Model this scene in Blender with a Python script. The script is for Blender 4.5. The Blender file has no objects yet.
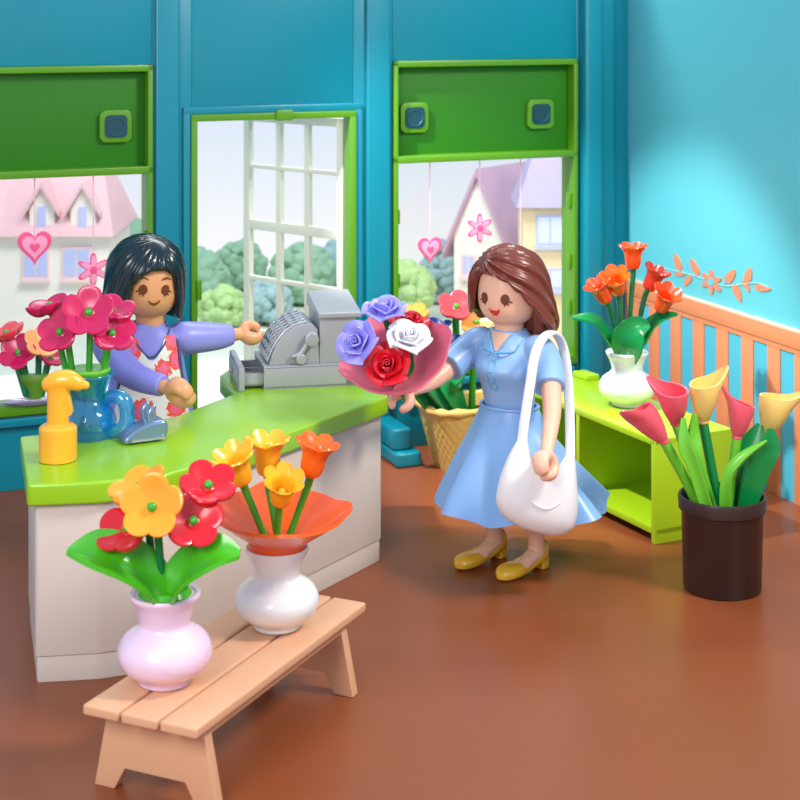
import bpy, bmesh, math, random
from math import sin, cos, pi, radians, sqrt, atan2, exp
from mathutils import Vector, Matrix, Quaternion
V = Vector
random.seed(7)
SC = bpy.context.scene
COL = SC.collection
F, H = 1650.0, 2.8          # focal length in pixels, camera height

def srgb(r, g, b):
    f = lambda c: (c/255/12.92) if c/255 <= .04045 else ((c/255+.055)/1.055)**2.4
    return (f(r), f(g), f(b), 1)
def at(px, py, d):            # a seen point, given its distance, as a place in the room
    return V(((px-400)/F*d, d, H - py*d/F))
def onz(px, py, z):
    return at(px, py, (H-z)*F/py)
def lerp(a, b, t): return a+(b-a)*t
def smooth(a, b, x):
    t = max(0., min(1., (x-a)/(b-a))); return t*t*(3-2*t)
def interp(tab, x):
    if x <= tab[0][0]: return tab[0][1]
    for (a, u), (b, v) in zip(tab, tab[1:]):
        if x <= b:
            t = (x-a)/(b-a); t = t*t*(3-2*t); return u+(v-u)*t
    return tab[-1][1]

# ------------------------------------------------------------- materials
def mat(name, col, rough=.3, coat=.0, spec=.5, metal=0., sss=0., bump=.0, bscale=40., var=.0, trans=0., alpha=1.):
    m = bpy.data.materials.new(name); m.use_nodes = True
    nt = m.node_tree; b = nt.nodes['Principled BSDF']
    b.inputs['Base Color'].default_value = col
    b.inputs['Roughness'].default_value = rough
    b.inputs['Specular IOR Level'].default_value = spec
    b.inputs['Metallic'].default_value = metal
    b.inputs['Coat Weight'].default_value = coat
    b.inputs['Coat Roughness'].default_value = .12
    b.inputs['Transmission Weight'].default_value = trans
    if sss:
        b.inputs['Subsurface Weight'].default_value = sss
        b.inputs['Subsurface Radius'].default_value = (.03, .015, .01)
        b.inputs['Subsurface Scale'].default_value = 1.
    tc = nt.nodes.new('ShaderNodeTexCoord'); nz = nt.nodes.new('ShaderNodeTexNoise')
    nz.inputs['Scale'].default_value = bscale; nz.inputs['Detail'].default_value = 3
    nt.links.new(tc.outputs['Object'], nz.inputs['Vector'])
    if bump:
        bp = nt.nodes.new('ShaderNodeBump'); bp.inputs['Strength'].default_value = bump; bp.inputs['Distance'].default_value = .01
        nt.links.new(nz.outputs['Fac'], bp.inputs['Height']); nt.links.new(bp.outputs['Normal'], b.inputs['Normal'])
    mr = nt.nodes.new('ShaderNodeMapRange'); mr.inputs['To Min'].default_value = max(0, rough-.015); mr.inputs['To Max'].default_value = rough+.015
    nt.links.new(nz.outputs['Fac'], mr.inputs['Value']); nt.links.new(mr.outputs['Result'], b.inputs['Roughness'])
    if var:
        mx = nt.nodes.new('ShaderNodeMix'); mx.data_type = 'RGBA'
        mx.inputs['A'].default_value = tuple(c*(1-var) for c in col[:3])+(1,)
        mx.inputs['B'].default_value = tuple(min(1, c*(1+var)) for c in col[:3])+(1,)
        nt.links.new(nz.outputs['Fac'], mx.inputs['Factor']); nt.links.new(mx.outputs['Result'], b.inputs['Base Color'])
    return m
def P(name, rgb, rough=.28, **k): return mat(name, srgb(*rgb), rough, **k)

teal = P('teal_plastic', (6, 128, 148), .3)
teal_dark = P('teal_dark', (6, 62, 74), .45)
wallblue = P('wall_blue', (94, 190, 204), .42, spec=.5)
wains = P('wainscot_blue', (84, 190, 215), .5)
orangewood = P('orange_print', (232, 142, 96), .5, var=.06, bscale=160, bump=.06)
peach = P('peach_edge', (240, 200, 175), .4)
green = P('green_frame', (84, 142, 16), .34)
green_header = P('green_header', (40, 114, 16), .5, spec=.3)
lime = P('lime_plastic', (146, 196, 26), .25, coat=.15)
lime_shelf = P('lime_shelf', (172, 208, 30), .25, coat=.15)
counterwhite = P('counter_white', (212, 198, 186), .45, spec=.3)
brownfloor = P('brown_floor', (138, 72, 40), .33, spec=.35, var=.06, bscale=1.2, bump=.012)
cream = P('cream_door', (240, 240, 218), .35)
greydoor = P('door_edge', (165, 190, 190), .4)
wood = P('bench_tan', (222, 168, 130), .4, var=.03, bscale=8)
white = P('white_plastic', (240, 238, 236), .22, coat=.3)
pinkw = P('pale_pink', (236, 205, 226), .22, coat=.3)
skinA = P('peach_skin', (246, 190, 160), .38, sss=.15)
skinB = P('tan_skin', (222, 158, 112), .38, sss=.15)
hairA = P('brown_hair', (116, 54, 40), .30, coat=.08)
hairB = P('black_hair', (8, 28, 36), .24, coat=.12)
shirt = P('light_blue', (148, 186, 232), .34)
skirtm = P('skirt_blue', (134, 178, 230), .34)
bluetrim = P('collar_line', (100, 180, 216), .4)
lav = P('lavender', (140, 140, 218), .36)
bluegrey = P('vest_edge', (62, 84, 120), .4)
shoe = P('yellow_shoe', (238, 182, 48), .24, coat=.3)
eye = P('eye_brown', (110, 56, 30), .3)
lip = P('red_lip', (216, 56, 40), .35)
smile = P('smile_brown', (120, 50, 30), .35)
silver = P('silver_grey', (166, 166, 172), .34, metal=.25)
silverblue = P('silver_blue', (130, 155, 185), .22, metal=.6)
chrome = P('key_silver', (185, 188, 192), .2, metal=.6)
darkin = P('drawer_dark', (60, 66, 70), .5)
pinkwrap = P('pink_wrap', (232, 112, 136), .3)
orangewrap = P('orange_wrap', (244, 96, 30), .25, coat=.2)
red = P('red_petal', (208, 18, 36), .24, coat=.15)
orng = P('orange_petal', (250, 156, 34), .24, coat=.2)
orngred = P('tomato_petal', (240, 74, 24), .26, coat=.2)
deepred = P('brick_petal', (206, 48, 28), .28, coat=.2)
vorange = P('vivid_orange', (250, 104, 26), .26, coat=.2)
yell = P('yellow_petal', (248, 184, 40), .26, coat=.2)
cy = P('calla_yellow', (252, 214, 120), .28, coat=.2)
cp = P('calla_pink', (238, 92, 108), .28, coat=.2)
magenta = P('magenta_petal', (196, 24, 84), .26, coat=.1)
coral = P('coral_petal', (226, 66, 74), .26, coat=.2)
lavrose = P('lavender_petal', (158, 150, 236), .3, sss=.1)
whrose = P('white_petal', (226, 224, 228), .35, sss=.1)
navy = P('navy_petal', (8, 46, 118), .38)
stemg = P('stem_green', (52, 160, 40), .28, coat=.2)
stemd = P('stem_dark', (12, 116, 62), .28, coat=.2)
leafg = P('leaf_green', (72, 176, 30), .26, coat=.2)
leafd = P('leaf_dark', (14, 136, 66), .26, coat=.2)
lightstem = P('stem_light', (110, 196, 50), .28, coat=.2)
potm = P('pot_dark', (56, 38, 34), .32)
soil = P('pot_inside', (26, 20, 20), .6)
bottle = P('bottle_orange', (250, 176, 48), .28, coat=.2)
wick = P('wicker_yellow', (222, 188, 104), .45)
bagw = P('bag_white', (244, 242, 242), .35)
ornpink = P('ornament_pink', (250, 158, 192), .3)
ornred = P('ornament_rose', (240, 88, 138), .3)
string = P('string', (236, 196, 210), .5)
pegblue = P('peg_blue', (120, 205, 228), .3)

def glassmat(name, tint, gloss):
    m = bpy.data.materials.new(name); m.use_nodes = True; nt = m.node_tree; nt.nodes.clear()
    o = nt.nodes.new('ShaderNodeOutputMaterial'); t = nt.nodes.new('ShaderNodeBsdfTransparent'); g = nt.nodes.new('ShaderNodeBsdfGlossy')
    x = nt.nodes.new('ShaderNodeMixShader'); t.inputs['Color'].default_value = tint; g.inputs['Roughness'].default_value = .05
    x.inputs['Fac'].default_value = gloss
    nt.links.new(t.outputs[0], x.inputs[1]); nt.links.new(g.outputs[0], x.inputs[2]); nt.links.new(x.outputs[0], o.inputs[0])
    return m
pane = glassmat('window_glass', (.98, .985, .985, 1), .03)
def tinted(name, tint, body, fac):
    m = glassmat(name, tint, .0); nt = m.node_tree; mix = [n for n in nt.nodes if n.type == 'MIX_SHADER'][0]; out = [n for n in nt.nodes if n.type == 'OUTPUT_MATERIAL'][0]
    p = nt.nodes.new('ShaderNodeBsdfPrincipled'); p.inputs['Base Color'].default_value = body; p.inputs['Roughness'].default_value = .06; p.inputs['Coat Weight'].default_value = .4
    x = nt.nodes.new('ShaderNodeMixShader'); x.inputs['Fac'].default_value = fac
    tr = [n for n in nt.nodes if n.type == 'BSDF_TRANSPARENT'][0]; nt.links.new(tr.outputs[0], x.inputs[1]); nt.links.new(p.outputs[0], x.inputs[2]); g2 = nt.nodes.new('ShaderNodeBsdfGlossy'); g2.inputs['Roughness'].default_value = .07; y = nt.nodes.new('ShaderNodeMixShader'); y.inputs['Fac'].default_value = .10
    nt.links.new(x.outputs[0], y.inputs[1]); nt.links.new(g2.outputs[0], y.inputs[2]); nt.links.new(y.outputs[0], out.inputs[0]); return m
jugm = tinted('blue_glass', srgb(165, 228, 250), srgb(10, 175, 235), .24)

# apron fabric: white with pink blossoms edged in orange
def apronmat():
    m = P('apron_print', (240, 236, 226), .4); nt = m.node_tree; b = nt.nodes['Principled BSDF']; N = nt.nodes.new; Lk = nt.links.new
    tc = N('ShaderNodeTexCoord'); fl_ = N('ShaderNodeVectorMath'); fl_.operation = 'MULTIPLY'; fl_.inputs[1].default_value = (1, 0, 1); Lk(tc.outputs['Object'], fl_.inputs[0])
    prev = None
    for x_, z_, r_ in ((-.095, 1.10, .052), (.115, 1.12, .05), (.135, 1.03, .055), (-.14, 1.0, .04), (.055, .99, .045), (-.045, .80, .058), (.12, .80, .05), (-.15, .64, .05), (.04, .62, .05), (.16, .9, .03)):
        d = N('ShaderNodeVectorMath'); d.operation = 'DISTANCE'; d.inputs[1].default_value = (x_, 0, z_); Lk(fl_.outputs[0], d.inputs[0])
        q = N('ShaderNodeMath'); q.operation = 'SUBTRACT'; q.inputs[1].default_value = r_; Lk(d.outputs['Value'], q.inputs[0])
        if prev:
            w = N('ShaderNodeMath'); w.operation = 'MINIMUM'; Lk(prev.outputs[0], w.inputs[0]); Lk(q.outputs[0], w.inputs[1]); prev = w
        else: prev = q
    nz = N('ShaderNodeTexNoise'); nz.inputs['Scale'].default_value = 55; nz.inputs['Detail'].default_value = 1; Lk(fl_.outputs[0], nz.inputs['Vector'])
    a = N('ShaderNodeMath'); a.operation = 'MULTIPLY_ADD'; a.inputs[1].default_value = .05; Lk(nz.outputs['Fac'], a.inputs[0]); Lk(prev.outputs[0], a.inputs[2])
    g_ = N('ShaderNodeMath'); g_.operation = 'MULTIPLY_ADD'; g_.inputs[1].default_value = 8; g_.inputs[2].default_value = .3; Lk(a.outputs[0], g_.inputs[0])
    cr = N('ShaderNodeValToRGB'); e = cr.color_ramp; e.interpolation = 'CONSTANT'
    e.elements[0].position = 0; e.elements[0].color = srgb(244, 104, 140)
    e.elements[1].position = .36; e.elements[1].color = srgb(242, 84, 62)
    z = e.elements.new(.50); z.color = srgb(238, 234, 226)
    Lk(g_.outputs[0], cr.inputs['Fac']); Lk(cr.outputs['Color'], b.inputs['Base Color'])
    return m
apron = apronmat()

# ------------------------------------------------------------- mesh tools
def frame(d):
    d = V(d).normalized(); u = V((0, 0, 1)) if abs(d.z) < .95 else V((0, 1, 0))
    x = u.cross(d).normalized(); y = d.cross(x); return x, y, d
def basis(n, o, roll=0):
    x, y, z = frame(n)
    if roll:
        q = Quaternion(z, roll); x = q @ x; y = q @ y
    m = Matrix((x, y, z)).transposed().to_4x4(); m.translation = V(o); return m
def grid(bm, pts, cu=False, cap0=False, cap1=False):
    """rows of points joined to a skin; cu closes every row"""
    vs = [[bm.verts.new(p) for p in r] for r in pts]
    n = len(vs[0])
    for i in range(len(vs)-1):
        for j in range(n if cu else n-1):
            k = (j+1) % n
            bm.faces.new((vs[i][j], vs[i][k], vs[i+1][k], vs[i+1][j]))
    if cap0: bm.faces.new(list(reversed(vs[0])))
    if cap1: bm.faces.new(vs[-1])
    return vs
def catmull(pts, n):
    out = []; P_ = [pts[0]]+list(pts)+[pts[-1]]
    for i in range(1, len(P_)-2):
        a, b, c, d = P_[i-1], P_[i], P_[i+1], P_[i+2]
        for k in range(n):
            t = k/n
            out.append(tuple(.5*(2*b[j]+(c[j]-a[j])*t+(2*a[j]-5*b[j]+4*c[j]-d[j])*t*t+(3*b[j]-a[j]-3*c[j]+d[j])*t**3) for j in range(len(b))))
    out.append(tuple(pts[-1])); return out
def tube(bm, pts, radii, segs=14, flat=1., n=5, up=None, round_ends=True, wide=1.):
    """smooth tube through points; flat scales the section's second axis"""
    if not isinstance(radii, (list, tuple)): radii = [radii]*len(pts)
    P_ = catmull([tuple(p)+(r,) for p, r in zip(pts, radii)], n) if len(pts) > 2 else [tuple(V(pts[0]).lerp(V(pts[1]), t/4))+(lerp(radii[0], radii[1], t/4),) for t in range(5)]
    C = [V(p[:3]) for p in P_]; R = [max(p[3], 1e-4) for p in P_]
    T = [(C[min(i+1, len(C)-1)]-C[max(i-1, 0)]).normalized() for i in range(len(C))]
    if up is None: x = frame(T[0])[0]
    else: x = V(up)
    rows = []
    def ring(c, t, r, x):
        y = t.cross(x).normalized()
        return [c+x*(cos(a)*r*wide)+y*(sin(a)*r*flat) for a in (2*pi*k/segs for k in range(segs))]
    for i, (c, t, r) in enumerate(zip(C, T, R)):
        x = (x-t*x.dot(t)).normalized()
        if i == 0 and round_ends:
            for a in (80, 55, 28): rows.append(ring(c-t*(sin(radians(a))*r*min(flat, 1)), t, r*cos(radians(a)), x))
        rows.append(ring(c, t, r, x))
        if i == len(C)-1 and round_ends:
            for a in (28, 55, 80): rows.append(ring(c+t*(sin(radians(a))*r*min(flat, 1)), t, r*cos(radians(a)), x))
    grid(bm, rows, True, True, True)
def lathe(bm, prof, segs=40, M=None, mod=None, closed=False):
    """prof: (r, z) list; mod(r, z, a, i)->(r, z)"""
    M = M or Matrix.Identity(4); rows = []
    for i, (r, z) in enumerate(prof):
        row = []
        for k in range(segs):
            a = 2*pi*k/segs; rr, zz = mod(r, z, a, i) if mod else (r, z)
            row.append(M @ V((max(rr, 1e-4)*cos(a), max(rr, 1e-4)*sin(a), zz)))
        rows.append(row)
    grid(bm, rows, True, not closed, not closed)
    return rows
def smoothprof(p, n=5): return [(max(a, .0005), b) for a, b in catmull(p, n)]
def loft(bm, secs, segs=40, M=None, n=5, ex=2.0):
    """secs: (z, rx, ry, cx, cy) elliptical sections"""
    M = M or Matrix.Identity(4); rows = []
    for z, rx, ry, cx, cy_ in catmull(secs, n):
        row = []
        for k in range(segs):
            a = 2*pi*k/segs; c, s = cos(a), sin(a)
            c = math.copysign(abs(c)**(2/ex), c); s = math.copysign(abs(s)**(2/ex), s)
            row.append(M @ V((cx+rx*c, cy_+ry*s, z)))
        rows.append(row)
    grid(bm, rows, True, True, True)
def ball(bm, c, r, sx=1, sy=1, sz=1, M=None, u=20, v=12, fn=None):
    M = M or Matrix.Identity(4); rows = []
    for i in range(v+1):
        t = pi*i/v; t = min(max(t, .02), pi-.02); row = []
        for k in range(u):
            a = 2*pi*k/u; p = V((sin(t)*cos(a)*r*sx, sin(t)*sin(a)*r*sy, cos(t)*r*sz))
            if fn: p = fn(p)
            row.append(M @ (V(c)+p))
        rows.append(row)
    grid(bm, rows, True, True, True)
def box(bm, a, b, M=None, bev=0., seg=2):
    M = M or Matrix.Identity(4); t = bmesh.new()
    bmesh.ops.create_cube(t, size=1)
    for v in t.verts: v.co = V([lerp(a[i], b[i], v.co[i]+.5) for i in range(3)])
    if bev: bmesh.ops.bevel(t, geom=t.edges[:], offset=bev, segments=seg, profile=.6, affect='EDGES')
    merge(bm, t, M)
def merge(bm, t, M=None):
    if M: bmesh.ops.transform(t, matrix=M, verts=t.verts)
    me = bpy.data.meshes.new('tmp'); t.to_mesh(me); t.free(); bm.from_mesh(me); bpy.data.meshes.remove(me)
def prism(bm, poly, z0, z1, M=None, bev=0., seg=2, vround=0.):
    t = bmesh.new(); vs = [t.verts.new((p[0], p[1], z0)) for p in poly]; f = t.faces.new(vs)
    if f.normal.z > 0 or True:
        r = bmesh.ops.extrude_face_region(t, geom=[f])
        for v in [g for g in r['geom'] if isinstance(g, bmesh.types.BMVert)]: v.co.z = z1
    bmesh.ops.recalc_face_normals(t, faces=t.faces)
    if vround:
        ed = [e for e in t.edges if abs((e.verts[0].co-e.verts[1].co).z) > 1e-5 and (e.verts[0].co.xy-e.verts[1].co.xy).length < 1e-5]
        bmesh.ops.bevel(t, geom=ed, offset=vround, segments=6, profile=.5, affect='EDGES')
    if bev:
        ed = [e for e in t.edges if len(e.link_faces) == 2 and e.calc_face_angle(0) > .7]
        bmesh.ops.bevel(t, geom=ed, offset=bev, segments=seg, profile=.6, affect='EDGES')
    merge(bm, t, M)
def sheet(bm, rows, th, cu=False):
    """open skin given thickness th"""
    t = bmesh.new(); grid(t, rows, cu); bmesh.ops.recalc_face_normals(t, faces=t.faces)
    bmesh.ops.solidify(t, geom=t.faces[:], thickness=th)
    merge(bm, t)
def star(n, r0, r1, rot=0, m=10):
    return [((lambda r, a: (r*cos(a), r*sin(a)))(lerp(r0, r1, .5+.5*cos(n*(2*pi*k/(n*m)))), rot+2*pi*k/(n*m))) for k in range(n*m)]

def link(o): COL.objects.link(o); return o
def thing(name, label, cat, loc=(0, 0, 0), rz=0, group=None):
    o = link(bpy.data.objects.new(name, None)); o.location = loc; o.rotation_euler = (0, 0, rz)
    o.empty_display_size = .05; o['label'] = label; o['category'] = cat
    if group: o['group'] = group
    return o
def obj(name, bm, m, parent=None, world=False, sm=True, label=None, angle=40, voxel=0, smoothit=0):
    """world=True: the shape is given in room coordinates and moved under an unrotated parent"""
    bmesh.ops.recalc_face_normals(bm, faces=bm.faces)
    if world and parent: bmesh.ops.translate(bm, vec=-V(parent.location), verts=bm.verts)
    me = bpy.data.meshes.new(name); bm.to_mesh(me); bm.free()
    if voxel:
        t = bpy.data.objects.new('t', me); COL.objects.link(t)
        r = t.modifiers.new('r', 'REMESH'); r.mode = 'VOXEL'; r.voxel_size = voxel; r.use_smooth_shade = True
        if smoothit:
            s = t.modifiers.new('s', 'SMOOTH'); s.iterations = smoothit; s.factor = .6
        dg = bpy.context.evaluated_depsgraph_get(); dg.update()
        m2 = bpy.data.meshes.new_from_object(t.evaluated_get(dg)); bpy.data.objects.remove(t); bpy.data.meshes.remove(me); me = m2; me.name = name
    me.materials.clear(); me.materials.append(m)
    if sm:
        for p in me.polygons: p.use_smooth = True
        if not voxel: me.set_sharp_from_angle(angle=radians(angle))
    o = link(bpy.data.objects.new(name, me))
    if parent: o.parent = parent
    if label: o['label'] = label
    return o
def tag(o, label, cat, group=None):
    o['label'] = label; o['category'] = cat
    if group: o['group'] = group
    return o
def struct(name, bm, m, parent=None, **k):
    o = obj(name, bm, m, parent, **k)
    if not parent: o['kind'] = 'structure'
    return o
def B(): return bmesh.new()

# ------------------------------------------------------------- the room
AL = radians(22); O = V((.06, 10.33, 0)); e1 = V((cos(AL), sin(AL), 0))
WM = Matrix.Translation(O) @ Matrix.Rotation(AL, 4, 'Z')
def sw(px):                     # position along the back wall of a seen column
    q = (px-400)/F; d = (O.y - O.x*math.tan(AL))/(1-math.tan(AL)*q); return (q*d-O.x)/cos(AL)
def dw(px):
    q = (px-400)/F; return (O.y - O.x*math.tan(AL))/(1-math.tan(AL)*q)
def place(o): o.location = O; o.rotation_euler = (0, 0, AL); return o
TOP = 3.3
corner = sw(628)
bm = B(); box(bm, (-9, -3, -.3), (9, 12.4, 0)); 
floor = B(); prism(floor, [(-7, .5), (7, .5), (7, 10.33+.404*6.94+.2), (-7, 10.33-.404*7.06+.2)], -.12, 0); bm.free()
struct('floor', floor, brownfloor)
WLx0, WLx1 = sw(147)-1.215, sw(147)
DX0, DX1 = sw(195), sw(350)
WRx0, WRx1 = sw(397), sw(572)
ZS, ZH, ZD, ZB = .47, 1.79, 2.09, 2.42   # sill, window head, door head, top of the green panels
# back wall in pieces, one mesh
bm = B(); T0, T1 = 0, .10
def wb(x0, x1, z0, z1, y0=T0, y1=T1, bev=.006): box(bm, (x0, y0, z0), (x1, y1, z1), bev=bev)
wb(-6, WLx0-.03, 0, TOP); wb(WLx0-.03, WLx1+.03, 0, ZS-.05); wb(WLx0-.03, WLx1+.03, ZB, TOP)
wb(WLx1+.03, DX0-.02, 0, TOP); wb(DX0-.02, DX1+.02, ZD, TOP); wb(DX1+.02, WRx0-.03, 0, TOP)
wb(WRx0-.03, WRx1+.03, 0, ZS-.05); wb(WRx0-.03, WRx1+.03, ZB, TOP); wb(WRx1+.03, corner+.1, 0, TOP)
place(struct('wall_back', bm, teal))
# raised mouldings of the wall
bm = B()
box(bm, (WLx1+.045, -.035, 0), (DX0-.10, .01, TOP), bev=.015, seg=3)
box(bm, (DX0-.075, -.02, 0), (DX0-.03, .01, ZD+.05), bev=.008)
box(bm, (DX1+.03, -.02, 0), (DX1+.075, .01, ZD+.05), bev=.008)
box(bm, (DX0-.075, -.02, ZD+.03), (DX1+.075, .01, ZD+.075), bev=.008)
box(bm, (DX1+.10, -.035, 0), (WRx0-.055, .01, TOP), bev=.015, seg=3)
place(struct('trim_1', bm, teal))
bm = B()     # pillar right of the window
box(bm, (WRx1+.05, -.10, 0), (sw(597), .01, TOP), bev=.035, seg=4)
box(bm, (sw(597), -.05, 0), (sw(611), .01, TOP), bev=.012, seg=3)
place(struct('trim_2', bm, teal))
bm = B()     # stepped plinth at the foot of the doorway pillar
a0 = sw(372)
box(bm, (a0, -.42, .0), (a0+.16, 0, .09), bev=.02, seg=3); box(bm, (a0, -.36, .09), (a0+.12, 0, .22), bev=.02, seg=3)
place(struct('trim_3', bm, teal))
bm = B()     # ledge under the windows
box(bm, (WLx0-.1, -.05, ZS-.1), (WLx1+.0, .01, ZS-.05), bev=.012, seg=3)
box(bm, (WRx0, -.05, ZS-.1), (WRx1, .01, ZS-.05), bev=.012, seg=3)
place(struct('trim_4', bm, teal))

ringm = P('socket_teal', (8, 84, 100), .4)
def window(n, x0, x1, holes, clipx):
    bm = B(); y0, y1 = -.03, .15
    box(bm, (x0-.03, y0, ZS-.04), (x1+.03, y1, ZS+.02), bev=.008)            # sill rail
    box(bm, (x0-.03, y0, ZH-.01), (x1+.03, y1, ZH+.035), bev=.008)
    box(bm, (x0-.03, y0, ZS), (x0+.0, y1, ZB), bev=.008); box(bm, (x1, y0, ZS), (x1+.03, y1, ZB), bev=.008)
    box(bm, (x0-.03, y0, ZB-.04), (x1+.03, y1, ZB), bev=.008)
    root = struct('window_%d' % n, bm, green); place(root)
    bm = B(); box(bm, (x0, .06, ZH+.03), (x1, .12, ZB-.02), bev=.004); struct('header_panel', bm, green_header, root)
    for h in holes:
        bm = B(); M = Matrix.Translation((h, .062, ZH+.27)) @ Matrix.Rotation(pi/2, 4, 'X')
        sq = lambda r: [(-r, -r), (r, -r), (r, r), (-r, r)]
        prism(bm, sq(.095), 0, .035, M, bev=.006, vround=.04)
        s = obj('peg_socket', bm, green, root)
        bm = B(); prism(bm, sq(.066), .03, .040, M, vround=.028); obj('socket_hole', bm, teal_dark, s)
        bm = B(); lathe(bm, [(.050, .038), (.055, .046), (.050, .046), (.046, .041)], 24, M, closed=True); obj('socket_ring', bm, ringm, s, label='teal ring in the socket')
    bm = B(); box(bm, (x0, .085, ZS+.02), (x1, .095, ZH-.01)); obj('window_pane', bm, pane, root)
    for z in clipx:
        bm = B(); box(bm, (x0+.0, .0, z), (x0+.022, .05, z+.09), bev=.006); obj('pane_clip', bm, green, root)
        bm = B(); box(bm, (x1-.022, .0, z+.05), (x1, .05, z+.14), bev=.006); obj('pane_clip', bm, green, root)
    return root
window(1, WLx0, WLx1, [sw(117), sw(117)-.85], (.8, 1.3))
window(2, WRx0, WRx1, [sw(418)-.01, sw(543)], (.7, 1.0, 1.4))

# doorway and its open glazed door
bm = B(); y0, y1 = -.035, .085
box(bm, (DX0-.03, y0, 0), (DX0+.008, y1, ZD), bev=.006)
box(bm, (DX1-.012, y0, 0), (DX1+.03, y1, ZD), bev=.006)
box(bm, (DX0-.03, y0, ZD-.012), (DX1+.03, y1, ZD+.03), bev=.006)
box(bm, ((DX0+DX1)/2-.0, -.05, ZD-.02), ((DX0+DX1)/2+.11, 0, ZD+.045), bev=.008)
box(bm, (DX0, -.05, 1.02), (DX0+.03, 0, 1.14), bev=.006)
frame_o = struct('door_1', bm, green); place(frame_o)
hx = WM @ V((DX1+.01, .115, 0)); dird = atan2(.644, -.765)
dm = V((hx.x, hx.y, 0)); W = .88; HD = 2.06; y = .022
leaf = link(bpy.data.objects.new('door_2', None)); leaf.location = dm; leaf.rotation_euler = (0, 0, dird); leaf['kind'] = 'structure'
bm = B()
for x in (.0, W-.055): box(bm, (x, -y, .02), (x+.055, y, HD), bev=.006)
zz = [HD-.055, 1.70, 1.30, .97, .60]
th = [.055, .028, .065, .028, .05]
for z, t in zip(zz, th): box(bm, (.05, -y*.9, z), (W-.05, y*.9, z+t), bev=.006)
for k in (1, 2):
    x = .065+(W-.13)*k/3; box(bm, (x-.022, -y*.8, .62), (x+.022, y*.8, HD-.02), bev=.006)
box(bm, (.05, -y*.5, .03), (W-.05, y*.5, .61), bev=.004); box(bm, (.12, -y*.95, .12), (W-.12, y*.95, .52), bev=.012)
obj('door_leaf', bm, cream, leaf)
bm = B(); box(bm, (-.03, -.045, .02), (.02, -.0, HD), bev=.006); obj('door_edge', bm, greydoor, leaf, label='grey-green hinge edge of the door')
for z in (.5, 1.62):
    bm = B(); box(bm, (-.045, -.06, z), (.035, -.03, z+.12), bev=.008); obj('hinge', bm, cream, leaf)

# right wall with striped dado
RC = WM @ V((corner, 0, 0)); RM = AL-pi/2
def placer(o): o.location = RC; o.rotation_euler = (0, 0, RM); return o    # local x runs along the wall to the viewer, +y is behind it
bm = B(); box(bm, (-.1, 0, 0), (7, .16, TOP)); placer(struct('wall_right', bm, wallblue))
bm = B(); box(bm, (.0, -.012, 0), (7, .001, .86)); placer(struct('trim_5', bm, wains))
bm = B()
box(bm, (0, -.03, .865), (7, 0, .955), bev=.004)
box(bm, (0, -.022, .835), (7, 0, .868))
x = .0; box(bm, (x, -.02, 0), (x+.17, 0, .88))
x = .30
while x < 6.8:
    box(bm, (x, -.02, 0), (x+.125, 0, .85), bev=.003); x += .262
placer(struct('trim_6', bm, orangewood))
bm = B(); box(bm, (0, -.034, .953), (7, 0, .972), bev=.005); placer(struct('trim_7', bm, peach))
# small blue peg at the wall foot
pp = onz(775, 494, .0)
bm = B(); M = Matrix.Translation((pp.x, pp.y, .045)) @ Matrix.Rotation(RM, 4, 'Z')
box(bm, (-.05, -.0, -.045), (.07, .12, .035), M, bev=.015, seg=3); tag(obj('wall_peg', bm, pegblue), 'small pale blue plastic peg on the floor at the foot of the striped wall', 'peg')

# vine decal on the right wall
def onright(px, py, off=.004):
    q = (px-400)/F; sx, cx_ = sin(AL), cos(AL)
    t = (q*RC.y-RC.x)/(sx+q*cx_); d = RC.y-t*cx_; return t, H-py*d/F
dec = thing('vine_decal', 'painted vine with one orange flower and small leaves on the blue right wall', 'wall decal', RC, RM)
bm = B()
vp = [onright(*p) for p in ((664, 268), (676, 271), (692, 275), (708, 280), (726, 286), (744, 284), (758, 283), (768, 287))]
tube(bm, [(t, -.003, z) for t, z in vp], .004, 6, n=4)
for a, b in (((683, 272), (678, 262)), ((690, 275), (686, 282)), ((700, 278), (695, 268)), ((724, 285), (730, 278)), ((738, 285), (742, 297)), ((744, 284), (748, 278))):
    p, q = onright(*a), onright(*b); tube(bm, [(p[0], -.003, p[1]), (q[0], -.003, q[1])], .003, 6)
obj('vine_stem', bm, P('vine_line', (150, 205, 205), .5), dec)
lm = P('decal_orange', (214, 134, 100), .6)
for (x, y_, a, s) in ((678, 262, 110, 9), (680, 274, 200, 6), (695, 267, 115, 9), (688, 281, 240, 7), (731, 276, 60, 9), (749, 275, 75, 8), (738, 293, 290, 9), (747, 286, 300, 6), (763, 288, 10, 8)):
    t, z = onright(x, y_); r = s*.0058; bm = B(); M = Matrix.Translation((t, 0, z)) @ Matrix.Rotation(pi/2, 4, 'X') @ Matrix.Diagonal((1.8, 1, 1, 1)) @ Matrix.Rotation(radians(a), 4, 'Z')
    pl = [(r*cos(k*pi/8), r*.42*sin(k*pi/8)*(1-.3*cos(k*pi/8))) for k in range(16)]
    prism(bm, pl, 0, .006, M); obj('vine_leaf', bm, lm, dec)
t, z = onright(712, 282); bm = B(); M = Matrix.Translation((t, 0, z)) @ Matrix.Rotation(pi/2, 4, 'X') @ Matrix.Diagonal((1.6, 1, 1, 1)); prism(bm, star(6, .034, .075, pi/2), 0, .008, M); fl = obj('painted_flower', bm, lm, dec)
bm = B(); prism(bm, star(6, .02, .024), 0, .011, M); obj('flower_centre', bm, wallblue, fl)

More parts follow.
